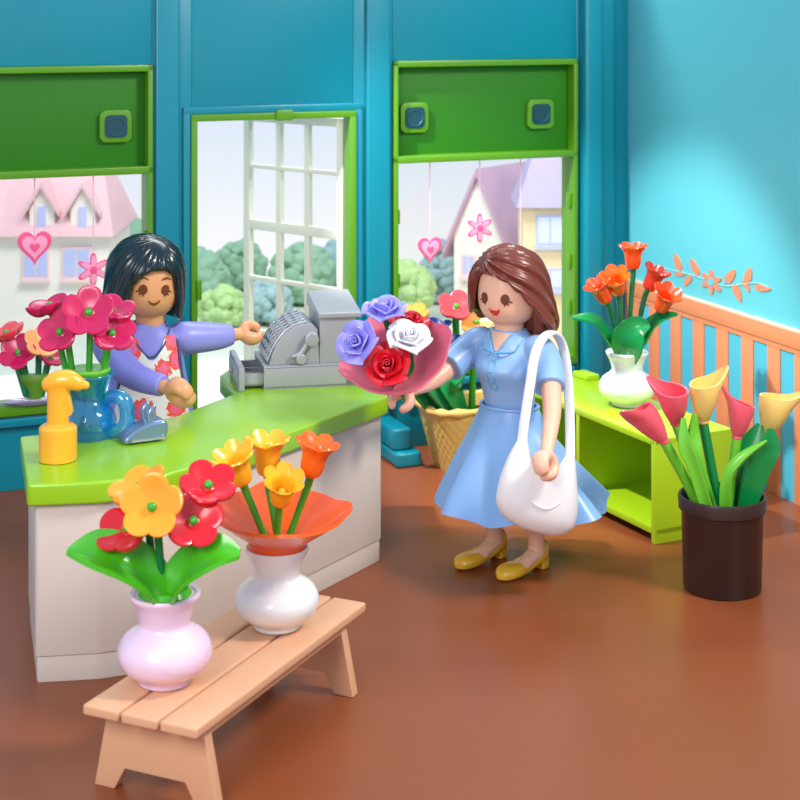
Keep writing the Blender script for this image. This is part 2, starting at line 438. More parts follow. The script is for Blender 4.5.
# ------------------------------------------------------------- outside
bm = B(); prism(bm, [(-12, 6.2), (12, 15.6), (12, 17.5), (-12, 17.5)], -.16, -.13)
struct('ground', bm, P('lawn_pale', (206, 212, 192), .8, var=.08, bscale=3))
bm = B(); box(bm, (DX0-.9, .18, -.12), (DX1+.6, 3.1, -.03)); place(struct('terrace', bm, P('terrace_white', (236, 232, 228), .6)))
def house(name, label, x0, x1, d, z1, ridge, wallm, roofm, windows, depth=1.2, dormers=(), gable=False, frame_m=None, glass_m=None):
    r = thing(name, label, 'house', ((x0+x1)/2, d, -.13))
    w = (x1-x0)/2; b = B()
    if gable:
        prism(b, [(-w, 0), (w, 0), (w, z1+.13), (0, ridge+.13), (-w, z1+.13)], 0, depth, Matrix.Rotation(pi/2, 4, 'X') @ Matrix.Translation((0, 0, -depth)))
        obj('wall', b, wallm, r, sm=False)
        b = B()
        for s in (-1, 1):
            prism(b, [(0, ridge+.13), (s*(w+.1), z1+.13-.1*(ridge-z1)/w), (s*(w+.1), z1+.2-.1*(ridge-z1)/w), (0, ridge+.2)], -.08, depth+.05, Matrix.Rotation(pi/2, 4, 'X') @ Matrix.Translation((0, 0, -depth)))
        obj('roof', b, roofm, r, sm=False)
    else:
        box(b, (-w, 0, 0), (w, depth, z1+.13)); obj('wall', b, wallm, r, sm=False)
        b = B(); M = Matrix.Rotation(pi/2, 4, 'Z') @ Matrix.Rotation(pi/2, 4, 'X')
        prism(b, [(-.08, z1+.1), (depth+.08, z1+.1), (depth*.6, ridge+.13), (depth*.4, ridge+.13)], -w-.06, w+.06, M)
        for v in b.verts:
            if v.co.z > (z1+ridge)/2+.1: v.co.x *= (w-.14)/(w+.06)      # hipped ends
        obj('roof', b, roofm, r, sm=False)
    cx0 = (x0+x1)/2
    for (dx, dz, ww, hh) in windows:
        b = B(); box(b, (dx-cx0-ww-.018, -.02, dz-.02), (dx-cx0+ww+.018, .01, dz+hh+.02)); f = obj('window_frame', b, frame_m, r, sm=False)
        b = B(); box(b, (dx-cx0-ww, -.024, dz), (dx-cx0-.008, -.01, dz+hh)); box(b, (dx-cx0+.008, -.024, dz), (dx-cx0+ww, -.01, dz+hh)); obj('window_glass', b, glass_m, f, sm=False)
        b = B(); box(b, (dx-cx0-ww-.03, -.05, dz-.05), (dx-cx0+ww+.03, .01, dz-.02)); obj('window_sill', b, frame_m, f, sm=False)
    for (dx, dz) in dormers:
        b = B(); M = Matrix.Translation((dx-cx0, .0, 0)) @ Matrix.Rotation(pi/2, 4, 'X')
        prism(b, [(-.11, dz), (.11, dz), (.11, dz+.16), (0, dz+.36), (-.11, dz+.16)], -.45, .0, M); dd = obj('dormer', b, wallm, r, sm=False)
        b = B()
        for s in (-1, 1): prism(b, [(0, dz+.36), (s*.16, dz+.10), (s*.16, dz+.14), (0, dz+.41)], -.5, .05, M)
        obj('dormer_roof', b, roofm, dd, sm=False)
        b = B(); box(b, (dx-cx0-.035, -.02, dz+.0), (dx-cx0+.035, .01, dz+.19)); obj('dormer_window', b, glass_m, dd, sm=False)
    return r
hw = P('house_cream', (252, 240, 228), .8); hp = P('roof_pink', (236, 190, 192), .8, var=.05, bscale=14); fm = P('frame_pink', (246, 212, 210), .8); gm = P('glass_lilac', (196, 200, 240), .5)  # outdoor haze is put into these pale house colours
hy = P('house_yellow', (252, 222, 176), .8); hm = P('roof_mauve', (196, 158, 180), .8, var=.05, bscale=10); hpu = P('roof_purple', (186, 170, 206), .8, var=.05, bscale=10)
X = lambda px, d: (px-400)/F*d
Zt = lambda py, d: H-py*d/F
D = 14.6
house('house', 'cream house with pink roof and two dormers outside the left window', X(-70, D), X(108, D), D, Zt(232, D), Zt(172, D)+.1, hw, hp,
      [(X(36, D), Zt(276, D)+.13, .10, .24), (X(77, D), Zt(276, D)+.13, .11, .24), (X(-20, D), Zt(276, D)+.13, .1, .24)], dormers=[(X(42, D), Zt(228, D)+.13), (X(83, D), Zt(228, D)+.13)], frame_m=fm, glass_m=gm)
D2 = 13.9
house('house', 'yellow house with purple roof at the right side of the right window', X(523, D2), X(625, D2), D2, Zt(203, D2), Zt(158, D2)+.12, hy, hpu,
      [(X(550, D2), Zt(243, D2)+.13, .10, .22), (X(550, D2), Zt(287, D2)+.13, .10, .14), (X(592, D2), Zt(243, D2)+.13, .10, .22)], depth=.6, frame_m=gm, glass_m=P('pane_lilac', (222, 224, 248), .5))
D3 = 14.8
hg = house('house', 'cream gabled house with mauve roof behind the right window', -.27, .27, D3, .66, 1.22, hw, hm,
      [(-.1, Zt(275, D3)+.13, .06, .16)], gable=True, depth=.95, frame_m=fm, glass_m=gm)
hg.location.x = X(479, D3); hg.rotation_euler = (0, 0, radians(-36)); hg.location.y = D3

leafm = {0: P('tree_soft', (146, 184, 152), .9, var=.22, bscale=9), 1: P('tree_light', (176, 206, 138), .9, var=.2, bscale=9), 2: P('tree_blue', (158, 188, 186), .9, var=.15, bscale=9)}  # crown greens lightened to stand in for haze
trunkm = P('trunk', (130, 110, 92), .8)
def tree(label, px, py, d, r, k, seed, sy=1.):
    rnd = random.Random(seed); c = at(px, py, d); c.z = max(c.z, r*.82*sy-.13); t = thing('tree', label, 'tree', (c.x, d, -.13), group='trees beyond the window wall')
    b = B(); tube(b, [(0, 0, 0), (0.02, 0, c.z*.5+.1), (0, 0, c.z+.1)], [.05, .04, .03], 8); obj('trunk', b, trunkm, t)
    b = B(); ball(b, (0, 0, c.z+.13), r*.62, 1, .8, sy)
    for i in range(110):
        a = rnd.uniform(0, 2*pi); u = rnd.uniform(-1, 1); q = sqrt(1-u*u); rr = r*.74
        s = rnd.uniform(.16, .34)*r
        cc = V((cos(a)*q*rr, sin(a)*q*rr*.8, c.z+.13+u*rr*sy))*1.0
        if cc.z-s < 0.02: cc.z = s+.02
        ti = bmesh.new(); bmesh.ops.create_icosphere(ti, subdivisions=2, radius=s)
        for v in ti.verts:
            n = v.co.normalized(); v.co += n*s*(.12*sin(9*n.x+i)*sin(8*n.y+2*i)+.08*sin(17*n.z+i)*sin(15*n.x)+rnd.uniform(-.05, .05)); v.co += cc
        merge(b, ti)
    obj('crown', b, leafm[k], t)
tl = 'soft green bushy tree outside the '
tree(tl+'doorway, beside its left frame', 200, 292, 15.8, .30, 0, 1); tree('pale yellow-green low tree outside the doorway at the left', 222, 322, 14.7, .22, 1, 2)
tree(tl+'doorway, seen behind the free edge of the door', 240, 292, 16.7, .28, 0, 3); tree(tl+'doorway, tallest of its row, seen through the glazed door', 302, 278, 15.9, .33, 0, 4)
tree(tl+'doorway, right of the tallest one', 345, 300, 16.9, .29, 2, 5); tree('blue-green tree outside the doorway, low between its neighbours', 268, 318, 14.9, .23, 2, 6)
tree('yellow-green round tree outside the right window, left of the houses', 406, 290, 15.0, .28, 1, 7); tree('blue-grey narrow tree beside the gabled house', 440, 285, 15.9, .20, 2, 8, 1.9)
tree('green tree at the right side of the pink-roofed house', 122, 262, 17., .40, 0, 9)

# ------------------------------------------------------------- counter
tops = [(27, 485), (100, 482), (165, 475), (219, 459), (300, 429), (388, 396)]
tp = [onz(x, y_, .825) for x, y_ in tops]
right_dir = V((.53, .85, 0)).normalized()
back = [V((-.075, 8.60, 0)), V((-.12, 9.02, 0)), V((-.88, 9.0, 0)), V((-.950, 8.68, 0)), V((-.83, 8.28, 0)), V((-1.06, 7.84, 0)), V((-1.22, 7.68, 0)), V((-1.45, 7.575, 0)), V((-1.72, 7.47, 0))]
poly = [(p.x, p.y) for p in tp]+[(p.x, p.y) for p in back]
def inset(poly, d):
    n = len(poly); out = []
    for i in range(n):
        p0, p, p1 = V(poly[i-1]), V(poly[i]), V(poly[(i+1) % n]); a = (p-p0).normalized(); b = (p1-p).normalized()
        na, nb = V((-a.y, a.x)), V((-b.y, b.x)); m = (na+nb).normalized(); out.append(tuple(p+m*d/max(.4, m.dot(na))))
    return out
ct = thing('shop_counter', 'white shop counter with lime green top, bending away in front of the doorway', 'counter', (tp[3].x, tp[3].y, 0))
bm = B(); prism(bm, poly, .735, .825, bev=.012, seg=3, vround=.02); obj('countertop', bm, lime, ct, world=True, label='lime green countertop')
bm = B(); prism(bm, inset(poly, .035), .108, .736, bev=.006, vround=.015); obj('counter_body', bm, counterwhite, ct, world=True)
bm = B(); prism(bm, inset(poly, .042), .0, .106, bev=.004, vround=.015); obj('plinth', bm, counterwhite, ct, world=True)

# ------------------------------------------------------------- shelf box
A = V((1.31, 8.477, 0)); u = V((-.45, .893, 0)); ang = atan2(u.y, u.x)
sh = thing('display_shelf', 'low lime green open shelf box standing along the striped wall', 'shelf', A, ang)   # local x: along the front, -y: depth
L, Dp, Hs, t = 1.42, .50, .54, .035
bm = B(); box(bm, (0, -Dp, Hs-t), (L, 0, Hs), bev=.008); box(bm, (L-.16, -Dp-.0, Hs), (L, -Dp+.09, Hs+.03), bev=.008); obj('top_board', bm, lime_shelf, sh)
bm = B(); box(bm, (.0, -Dp, .045), (L, -.005, .045+t), bev=.006); obj('bottom_board', bm, lime_shelf, sh)
for x in (0, .715, L-t):
    bm = B(); box(bm, (x, -Dp, .0 if x != .715 else .05), (x+t, -.002 if x == .715 else 0, Hs-.01), bev=.006); obj('upright', bm, lime_shelf, sh)
bm = B(); box(bm, (.02, -Dp, .05), (L-.02, -Dp+.02, Hs-.01)); obj('back_board', bm, lime_shelf, sh)

# ------------------------------------------------------------- bench
Bc = V((-.135, 6.758, 0)); ba = V((.423, .906, 0)); ang = atan2(-ba.y, -ba.x)    # local x runs from the far end to the near end
bn = thing('wooden_bench', 'low tan wooden bench of three planks in front of the counter', 'bench', Bc, ang)
BL = 1.30
for k in range(3):
    bm = B(); y0 = -.004-.16*k; box(bm, (0, y0-.148, .295), (BL, y0, .333), bev=.010, seg=3); obj('seat_plank', bm, wood, bn)
for x in (.10, BL-.16):
    bm = B(); M = Matrix.Translation((x, 0, 0)) @ Matrix.Rotation(pi/2, 4, 'Z') @ Matrix.Rotation(pi/2, 4, 'X')
    prism(bm, [(-.05, .297), (.01, .0), (-.075, .0), (-.12, .08), (-.37, .08), (-.415, 0), (-.50, 0), (-.44, .297)], 0, .05, M, bev=.006)
    obj('leg', bm, wood, bn)
bm = B(); box(bm, (.12, -.27, .20), (BL-.12, -.21, .297), bev=.006); obj('stretcher', bm, wood, bn)
# pale beam of the bench reaching under the planks at the front
bm = B(); box(bm, (.10, -.09, .245), (BL-.1, -.045, .297), bev=.006); obj('side_rail', bm, wood, bn)

# ------------------------------------------------------------- vases
def vase(label, c, s, m, z):
    v = thing('flower_vase', label, 'vase', (c.x, c.y, z))
    prof = smoothprof([(.02, .0), (.085, .0), (.098, .012), (.10, .02), (.155, .065), (.172, .115), (.150, .165), (.104, .20), (.094, .225), (.108, .275), (.124, .305), (.128, .318), (.120, .325), (.106, .318), (.09, .27), (.078, .22), (.06, .21), (.02, .208)], 5)
    bm = B(); lathe(bm, [(r*s, h*s) for r, h in prof], 48); obj('vase_body', bm, m, v)
    bm = B()
    lathe(bm, [(r*s, h*s) for r, h in smoothprof([(.119, .318), (.1215, .327), (.127, .325), (.129, .318), (.127, .309), (.121, .306)], 4)], 48, closed=False); obj('vase_rim', bm, m, v)
    return V((c.x, c.y, z+.325*s))
BZ = .334
pv = onz(165, 682, .333); wv = onz(277, 627, .333); sv = onz(627, 405, .54)
mp_ = vase('pale pink vase at the near end of the bench', pv, 1.0, pinkw, BZ)
mw = vase('white vase on the bench holding the orange wrap', wv, .97, white, BZ)
ms = vase('white vase on the lime green shelf', sv, .92, white, .541)

# ------------------------------------------------------------- flowers
def cosmos(label, base, c, n, R, pm, sm_=None, cat='flower', group=None, cm=None, roll=0, mids=None, name='flower', np_=5, sr=.016):
    sm_ = sm_ or stemd; c = V(c); n = V(n).normalized(); base = V(base)
    f = thing(name, label, cat, base, group=group)
    bm = B(); tube(bm, [base, (base+(c-n*.06))/2+V((0, 0, .0)), c-n*.05, c], [sr, sr*.9, sr, sr], 10); obj('stem', bm, sm_, f, world=True)
    bm = B(); Mx = basis(n, c, roll)
    for k in range(np_):
        a = 2*pi*k/np_
        M = Mx @ Matrix.Rotation(a, 4, 'Z') @ Matrix.Translation((R*.52, 0, R*.06)) @ Matrix.Rotation(radians(-22), 4, 'Y')
        def fn(p, R=R): 
            q = p.copy(); x_, y_ = p.x/R, p.y/R; q.z += R*(.9*x_*x_+1.2*y_*y_)*.62
            q.y *= 1+.25*x_; return q
        ball(bm, (0, 0, 0), R, .50, .445, .17, M, 22, 12, fn)
    ball(bm, (0, 0, 0), R*.3, 1, 1, .6, Mx, 14, 8)
    obj('petals', bm, pm, f, world=True)
    bm = B(); ball(bm, (0, 0, R*.2), R*.15, 1, 1, .9, Mx, 14, 8); obj('flower_centre', bm, cm or stemg, f, world=True)
    return f
def bell(label, base, c, n, R, pm, sm_, group=None, roll=0, lobes=6, name='flower'):
    """c = throat of the bloom at its foot, n = the way it opens"""
    c = V(c); n = V(n).normalized(); base = V(base); f = thing(name, label, 'flower', base, group=group)
    bm = B(); tube(bm, [base, base.lerp(c-n*.05, .55), c-n*.04, c+n*.02], [.014, .014, .016, .018], 10); obj('stem', bm, sm_, f, world=True)
    hgt = R*1.75; outer = [(.05, 0), (.36, .02), (.52, .14), (.60, .40), (.62, .62), (.74, .82), (.94, .98), (.98, 1.02)]
    inner = [(.92, 1.06), (.80, .96), (.56, .74), (.48, .45), (.36, .2), (.05, .14)]
    prof = [(r*R, z*hgt) for r, z in catmull(outer, 4)]+[(r*R, z*hgt) for r, z in catmull(inner, 4)]
    def mod(r, z, a, i):
        k = smooth(.5, 1.0, z/hgt); w = 2*abs(cos(lobes*a/2))**.6-1; return r*(1+.13*k*w), z-.13*hgt*k*k*(.5-.5*w)
    bm = B(); lathe(bm, prof, 60, basis(n, c, roll), mod); obj('bloom', bm, pm, f, world=True)
    bm = B(); ball(bm, (0, 0, hgt*.42), R*.2, 1, 1, 1.2, basis(n, c, roll), 12, 8); obj('flower_centre', bm, pm, f, world=True)
    return f
def leafblade(bm, pts, widths, nrm, fold=.25, th=.014, lat=11, curl=0.):
    """thick leaf along pts; nrm is the upper side"""
    P_ = catmull([tuple(p)+(w,) for p, w in zip(pts, widths)], 6); C = [V(p[:3]) for p in P_]; rows = []
    for i, c in enumerate(C):
        t = (C[min(i+1, len(C)-1)]-C[max(i-1, 0)]).normalized(); n = V(nrm); n = (n-t*n.dot(t)).normalized(); s = t.cross(n); w = max(P_[i][3], .002)
        rows.append([c+s*(w*q)+n*(fold*w*(abs(q)**1.6)*(1+curl*abs(q))) for q in (2*k/(lat-1)-1 for k in range(lat))])
    sheet(bm, rows, th)

# pink vase
g = 'red and orange flowers in the pink vase'
bp = mp_+V((0, 0, -.09)); d0 = pv.y
def pf(px, py, dd=0): return at(px, py, d0+dd)
cosmos('yellow-orange open flower facing front, largest in the pink vase', bp+V((0, 0, 0)), pf(153, 508, -.12), (-.05, -.9, .45), .125, orng, group=g, roll=.3)
cosmos('orange flower tilted left, behind the largest one in the pink vase', bp+V((-.03, .02, 0)), pf(140, 492, .02), (-.35, -.25, .9), .12, orng, group=g, roll=.1)
cosmos('red flower at the lower left in the pink vase', bp+V((-.05, 0, 0)), pf(130, 532, -.05), (-.35, -.5, .75), .125, red, group=g, roll=.5)
cosmos('red flower at the right, just above the right leaf in the pink vase', bp+V((.05, 0, 0)), pf(193, 523, -.06), (.15, -.75, .6), .118, red, group=g, roll=.2)
cosmos('red flower highest at the right in the pink vase', bp+V((.04, .03, 0)), pf(208, 489, .03), (.12, -.5, .85), .115, red, group=g, roll=.6)
lv = thing('leaf_pair', 'pair of broad bright green leaves spreading from the pink vase', 'leaves', bp)
bm = B(); leafblade(bm, [pf(160, 596, -.05), pf(146, 580, -.07), pf(120, 564, -.10), pf(92, 555, -.11), pf(67, 553, -.11)], [.06, .092, .10, .085, .016], (0.05, -.5, .85), .42); obj('leaf', bm, leafg, lv, world=True)
bm = B(); leafblade(bm, [pf(172, 596, -.05), pf(184, 580, -.07), pf(203, 564, -.10), pf(222, 556, -.11), pf(240, 556, -.11)], [.06, .09, .096, .075, .026], (-.05, -.5, .85), .42); obj('leaf', bm, leafg, lv, world=True)
bm = B(); lathe(bm, [(.075, 0), (.088, .04), (.098, .088), (.085, .105), (.04, .11)], 28, Matrix.Translation(bp)); obj('leaf_base', bm, leafg, lv, world=True)

# paper wrap, used in orange and pink
def wrap(label, c, n, R, m, group=None, roll=0, hgt=.22, r0=.06, name='bouquet_wrap'):
    f = thing(name, label, 'flower wrap', c)
    outer = [(r0, 0), (r0*1.15, .02), (max(.42*R, r0*1.22), .35*hgt), (.74*R, .70*hgt), (1.0*R, hgt)]
    inner = [(.985*R, hgt+.012), (.72*R, .76*hgt), (max(.40*R, r0*1.1), .42*hgt), (r0*.9, .05), (r0*.7, .035)]
    prof = catmull(outer, 5)+catmull(inner, 5)
    def mod(r, z, a, i):
        k = smooth(.1, 1, z/hgt); w = max(0, cos(4*a))**1.5; return r*(1+.13*k*w), z+.10*hgt*k*w
    bm = B(); lathe(bm, prof, 72, basis(n, c, roll), mod); obj('wrap_cone', bm, m, f, world=True)
    return f
owb = V((wv.x, wv.y, mw.z-.03))
wrap('orange paper-cone wrap standing in the white vase on the bench', owb, (.04, -.06, 1), .262, orangewrap, roll=.2, hgt=.165, r0=.098)
g = 'yellow and orange flowers in the orange wrap'
bo = owb+V((0, 0, .05)); d0 = wv.y
bell('yellow trumpet flower at the left in the orange wrap', bo+V((-.04, 0, 0)), pf(243, 483, -.02), (-.25, -.35, .9), .082, yell, stemg, g, .2)
bell('yellow trumpet flower at the back, highest in the orange wrap', bo+V((0, .04, 0)), pf(268, 475, .1), (-.02, -.1, 1), .086, yell, stemg, g)
bell('yellow trumpet flower in the front middle of the orange wrap', bo+V((.0, -.03, 0)), pf(280, 503, -.07), (.15, -.5, .85), .078, yell, stemg, g, .3)
bell('orange trumpet flower at the right in the orange wrap', bo+V((.04, 0, 0)), pf(310, 476, .0), (.22, -.1, .95), .082, vorange, stemg, g, .1)

# shelf vase
g = 'orange-red flowers in the white vase on the shelf'
bs = ms+V((0, 0, -.07)); d0 = sv.y
bell('orange-red flower at the far left over the white shelf vase', bs+V((-.03, -.01, 0)), pf(607, 302, -.04), (-.45, -.25, .85), .076, orngred, stemd, g)
bell('bright orange flower tilted forward over the white shelf vase', bs+V((-.02, 0, 0)), pf(618, 293, .02), (-.2, -.55, .8), .08, vorange, stemd, g)
bell('red-orange flower standing straight, highest over the white shelf vase', bs+V((0, .02, 0)), pf(633, 269, .04), (0, -.05, 1), .076, orngred, stemd, g)
bell('brick red flower leaning right over the white shelf vase', bs+V((.02, .01, 0)), pf(648, 290, .04), (.4, -.15, .9), .076, deepred, stemd, g)
bell('orange-red flower lowest at the right over the white shelf vase', bs+V((.03, -.01, 0)), pf(660, 310, -.04), (.25, -.5, .8), .08, orngred, stemd, g)
lv = thing('leaf_cluster', 'three dark green leaves spreading from the white shelf vase', 'leaves', bs)
for pts, w, nn in (([bs, pf(607, 340, -.05), pf(592, 322, -.1), pf(572, 319, -.12)], [.02, .055, .05, .012], (-.1, -.5, .9)),
                   ([bs+V((0, -.03, 0)), pf(629, 343, -.1), pf(638, 328, -.12), pf(650, 326, -.12)], [.04, .095, .07, .015], (-.3, -.8, .3)),
                   ([bs, pf(645, 335, -.0), pf(660, 320, -.03), pf(678, 315, -.05)], [.02, .05, .045, .012], (.1, -.5, .9))):
    bm = B(); leafblade(bm, pts, w, nn, .35, .012); obj('leaf', bm, leafd, lv, world=True)
bm = B(); lathe(bm, [(.075, 0), (.07, .04), (.03, .09)], 20, Matrix.Translation(bs)); obj('leaf_base', bm, leafd, lv, world=True)

# dark pot with callas
pc = V((1.535, 7.86, 0))
pot = thing('round_pot', 'dark brown round pot standing on the floor at the right', 'pot', pc)
bm = B(); lathe(bm, [(.02, .0), (.178, .0), (.184, .008), (.193, .37), (.196, .375), (.207, .382), (.209, .435), (.206, .445), (.198, .447), (.192, .44), (.188, .36), (.186, .3), (.02, .3)], 64); obj('pot_body', bm, potm, pot)
bm = B(); lathe(bm, [(.02, .30), (.18, .302), (.178, .33), (.02, .335)], 40); obj('pot_filling', bm, soil, pot)
def calla(label, base, c, n, R, L_, pm, sm_, tipdir, group):
    base, c, n = V(base), V(c), V(n).normalized(); f = thing('calla_lily', label, 'flower', base, group=group)
    bm = B(); tube(bm, [base, base.lerp(c, .5)+V((0, 0, .01)), c, c+n*.03], [.026, .024, .024, .02], 12); obj('stem', bm, sm_, f, world=True)
    z = n; x = V(tipdir); x = (x-z*x.dot(z)).normalized(); y = z.cross(x); rows = []
    N = 16
    for i in range(N+1):
        t = i/N; row = []
        for k in range(40):
            a = 2*pi*k/40; tip = (max(0, cos(a))**3); sidef = .5+.5*cos(a)
            h = L_*(t*(.74+.16*sidef+.26*tip)); fl = smooth(.6, 1, t)
            r = R*(.32+.62*sin(min(1, t*1.15)*pi/2)**.9) + R*fl*(.02+.30*tip)
            rx = r*(1+.1*fl)
            row.append(c+x*(cos(a)*rx)+y*(sin(a)*r*(1-.25*fl*tip))+z*(h-.10*L_*fl*tip*0))
        rows.append(row)
    bm = B(); sheet(bm, rows, .010, True)
    ball(bm, c, R*.38, 1, 1, .7); obj('bloom', bm, pm, f, world=True)
    return f
g = 'calla lilies in the dark pot'; bz = .34; d0 = pc.y
bb = lambda dx, dy: pc+V((dx, dy, bz))
calla('pink calla lily leaning left, lowest in the dark pot', bb(-.09, -.02), pf(664, 441, -.06), (-.62, -.12, .75), .073, .24, cp, lightstem, (-.6, -.2, .6), g)
calla('pink calla lily with open front, behind the leaning one in the dark pot', bb(-.06, .03), pf(676, 423, .03), (-.18, -.22, .95), .078, .215, cp, lightstem, (-1, .3, 0), g)
calla('yellow calla lily standing upright in the middle of the dark pot', bb(-.01, .02), pf(703, 421, .03), (.06, -.12, 1), .076, .235, cy, leafd, (1, .2, 0), g)
calla('pink calla lily at the right middle in the dark pot', bb(.02, -.02), pf(737, 437, -.03), (.10, .05, .95), .068, .20, cp, lightstem, (-1, .1, .0), g)
calla('pale yellow calla lily leaning right in the dark pot', bb(.08, .03), pf(768, 433, .05), (.30, .0, .95), .088, .22, cy, leafd, (1, -.1, 0), g)
lv = thing('leaf_cluster', 'upright pointed green leaves standing in the dark pot', 'leaves', bb(0, 0))
for pts, w, nn, m in (([bb(-.07, -.08), pf(694, 468, -.1), pf(685, 445, -.1), pf(683, 418, -.08)], [.03, .03, .032, .012], (-.2, -1, .1), lightstem),
                   ([bb(-.05, -.05), pf(697, 460, -.07), pf(693, 435, -.05), pf(694, 414, -.05)], [.03, .03, .032, .012], (.3, -1, .1), lightstem),
                   ([bb(.04, .02), pf(745, 470, .0), pf(752, 445, .02), pf(760, 424, .03)], [.04, .065, .06, .015], (-.3, -1, .1), leafd),
                   ([bb(.09, -.03), pf(757, 465, -.05), pf(768, 445, -.05), pf(770, 428, -.04)], [.04, .07, .06, .015], (.3, -1, .1), leafd),
                   ([bb(.0, -.10), pf(727, 480, -.12), pf(741, 458, -.13), pf(767, 441, -.13)], [.03, .028, .024, .008], (-.5, -1, .4), lightstem)):
    bm = B(); leafblade(bm, pts, w, nn, .2, .014); obj('leaf', bm, m, lv, world=True)

# ------------------------------------------------------------- things on the counter
CZ = .826
jc = onz(88, 437, .825)
jug = thing('flower_jug', 'translucent blue jug with a round handle on the counter', 'jug', (jc.x, jc.y, CZ))
prof = smoothprof([(.02, 0), (.095, 0), (.108, .01), (.115, .03), (.128, .07), (.115, .12), (.085, .155), (.075, .18), (.085, .22), (.108, .265), (.122, .285), (.116, .292), (.100, .28), (.078, .225), (.065, .18), (.074, .155), (.1, .12), (.11, .07), (.098, .035), (.02, .03)], 4)
bm = B(); lathe(bm, prof, 44); obj('jug_body', bm, jugm, jug)
bm = B(); tube(bm, [(.10, -.02, .03), (.165, -.03, .045), (.185, -.03, .11), (.165, -.03, .175), (.115, -.02, .19), (.08, -.01, .165)], [.03, .034, .036, .034, .03, .022], 14); obj('handle', bm, jugm, jug)
g = 'magenta flowers in the blue jug'; bj = V((jc.x, jc.y, CZ+.04)); d0 = jc.y
cosmos('magenta flower facing front with pale green centre, largest in the blue jug', bj+V((0, -.01, 0)), pf(89, 314, -.06), (.05, -.85, .5), .13, magenta, stemg, group=g, roll=.3)
cosmos('magenta flower tilted away at the upper left over the blue jug', bj+V((-.04, .02, 0)), pf(51, 310, .05), (-.25, -.05, 1), .12, magenta, stemg, group=g)
cosmos('magenta flower at the lower left over the blue jug', bj+V((-.03, -.02, 0)), pf(62, 334, -.08), (-.3, -.75, .6), .115, magenta, stemg, group=g, roll=.5)
cosmos('magenta flower at the back right over the blue jug, behind the largest', bj+V((.02, .02, 0)), pf(112, 314, .06), (.2, -.3, .9), .115, magenta, stemg, group=g)
cosmos('magenta flower at the lower right over the blue jug', bj+V((.04, -.01, 0)), pf(111, 336, -.04), (.3, -.6, .75), .12, magenta, stemg, group=g, roll=.2)
bm = B(); lathe(bm, smoothprof([(.02, .20), (.055, .20), (.066, .235), (.098, .294), (.10, .306), (.085, .312), (.02, .31)], 3), 30); 
tag(obj('stem_holder', bm, lightstem), 'bright green ring holding the stems in the mouth of the blue jug', 'stem holder').location = (jc.x, jc.y, CZ)

sb = onz(58, 460, .825)
sp = thing('spray_bottle', 'yellow-orange spray bottle on the left corner of the counter', 'spray bottle', (sb.x, sb.y, CZ))
bm = B(); lathe(bm, smoothprof([(.02, 0), (.074, 0), (.080, .006), (.081, .012), (.081, .125), (.078, .142), (.066, .152), (.05, .154), (.046, .16), (.02, .162)], 4), 40); obj('bottle_body', bm, bottle, sp)
bm = B(); loft(bm, [(.15, .046, .042, 0, 0), (.19, .047, .042, 0, 0), (.24, .046, .042, .0, 0), (.29, .050, .042, .002, 0), (.315, .055, .045, .006, 0)], 28); obj('neck', bm, bottle, sp)
bm = B(); tube(bm, [(-.035, 0, .325), (.0, 0, .338), (.05, 0, .34), (.088, 0, .327)], [.036, .043, .042, .03], 18, flat=1.05); obj('spray_head', bm, bottle, sp)
bm = B(); prism(bm, [(.04, .30), (.052, .285), (.062, .23), (.066, .21), (.06, .195), (.04, .185), (.03, .25)], -.018, .018, Matrix.Rotation(pi/2, 4, 'X'), bev=.006); obj('trigger', bm, bottle, sp)
bm = B(); tube(bm, [(.10, 0, .325), (.118, 0, .32)], [.022, .018], 14); obj('nozzle', bm, bottle, sp)

tc_ = onz(143, 440, .825)
td = thing('tape_dispenser', 'silver wedge-shaped dispenser with two upright prongs on the counter', 'dispenser', (tc_.x, tc_.y, CZ), radians(28))
bm = B(); M = Matrix.Translation((0, .06, 0)) @ Matrix.Rotation(pi/2, 4, 'X')
prism(bm, [(-.105, .0), (-.105, .028), (-.06, .06), (.02, .088), (.085, .092), (.10, .07), (.10, .03), (.06, .0)], -.0, .12, M, bev=.018, seg=4); obj('dispenser_body', bm, silverblue, td)
bm = B(); box(bm, (-.075, -.06, .012), (.085, -.068, .024), bev=.003); obj('side_ridge', bm, chrome, td)
for y_ in (-.03, .05):
    bm = B(); tube(bm, [(.03, y_, .07), (.025, y_, .12), (.04, y_, .15)], [.02, .02, .013], 12, flat=.7); obj('prong', bm, silverblue, td)

# cash register
rg0 = onz(264, 390, .825)
rg = thing('cash_register', 'silver-grey toy cash register with open drawer on the counter', 'cash register', (rg0.x, rg0.y, CZ), radians(12))
bm = B()
box(bm, (0, 0, .0), (.52, .40, .012)); box(bm, (0, .0, 0), (.52, .025, .112), bev=.004); box(bm, (0, .375, 0), (.52, .40, .112), bev=.004)
box(bm, (.42, 0, 0), (.52, .40, .112), bev=.004); box(bm, (0, 0, .098), (.52, .40, .115), bev=.006)
obj('base', bm, silver, rg)
dr = B()
box(dr, (-.11, .03, .014), (.15, .045, .075)); box(dr, (-.11, .355, .014), (.15, .37, .075)); box(dr, (-.11, .03, .014), (.15, .37, .024)); box(dr, (.14, .03, .014), (.15, .37, .075))
for y_ in (.14, .25): box(dr, (-.11, y_, .02), (.14, y_+.008, .06))
do = obj('drawer', dr, silver, rg)
bm = B(); box(bm, (-.130, -.025, .0), (-.100, .425, .122), bev=.008); box(bm, (-.138, .02, .02), (-.128, .38, .1), bev=.005); obj('drawer_front', bm, silver, do)
bm = B(); ball(bm, (-.146, .2, .06), .012); obj('knob', bm, silver, do)
bm = B(); box(bm, (-.105, .047, .026), (.138, .353, .03)); obj('drawer_bottom', bm, darkin, do, label='dark drawer tray')
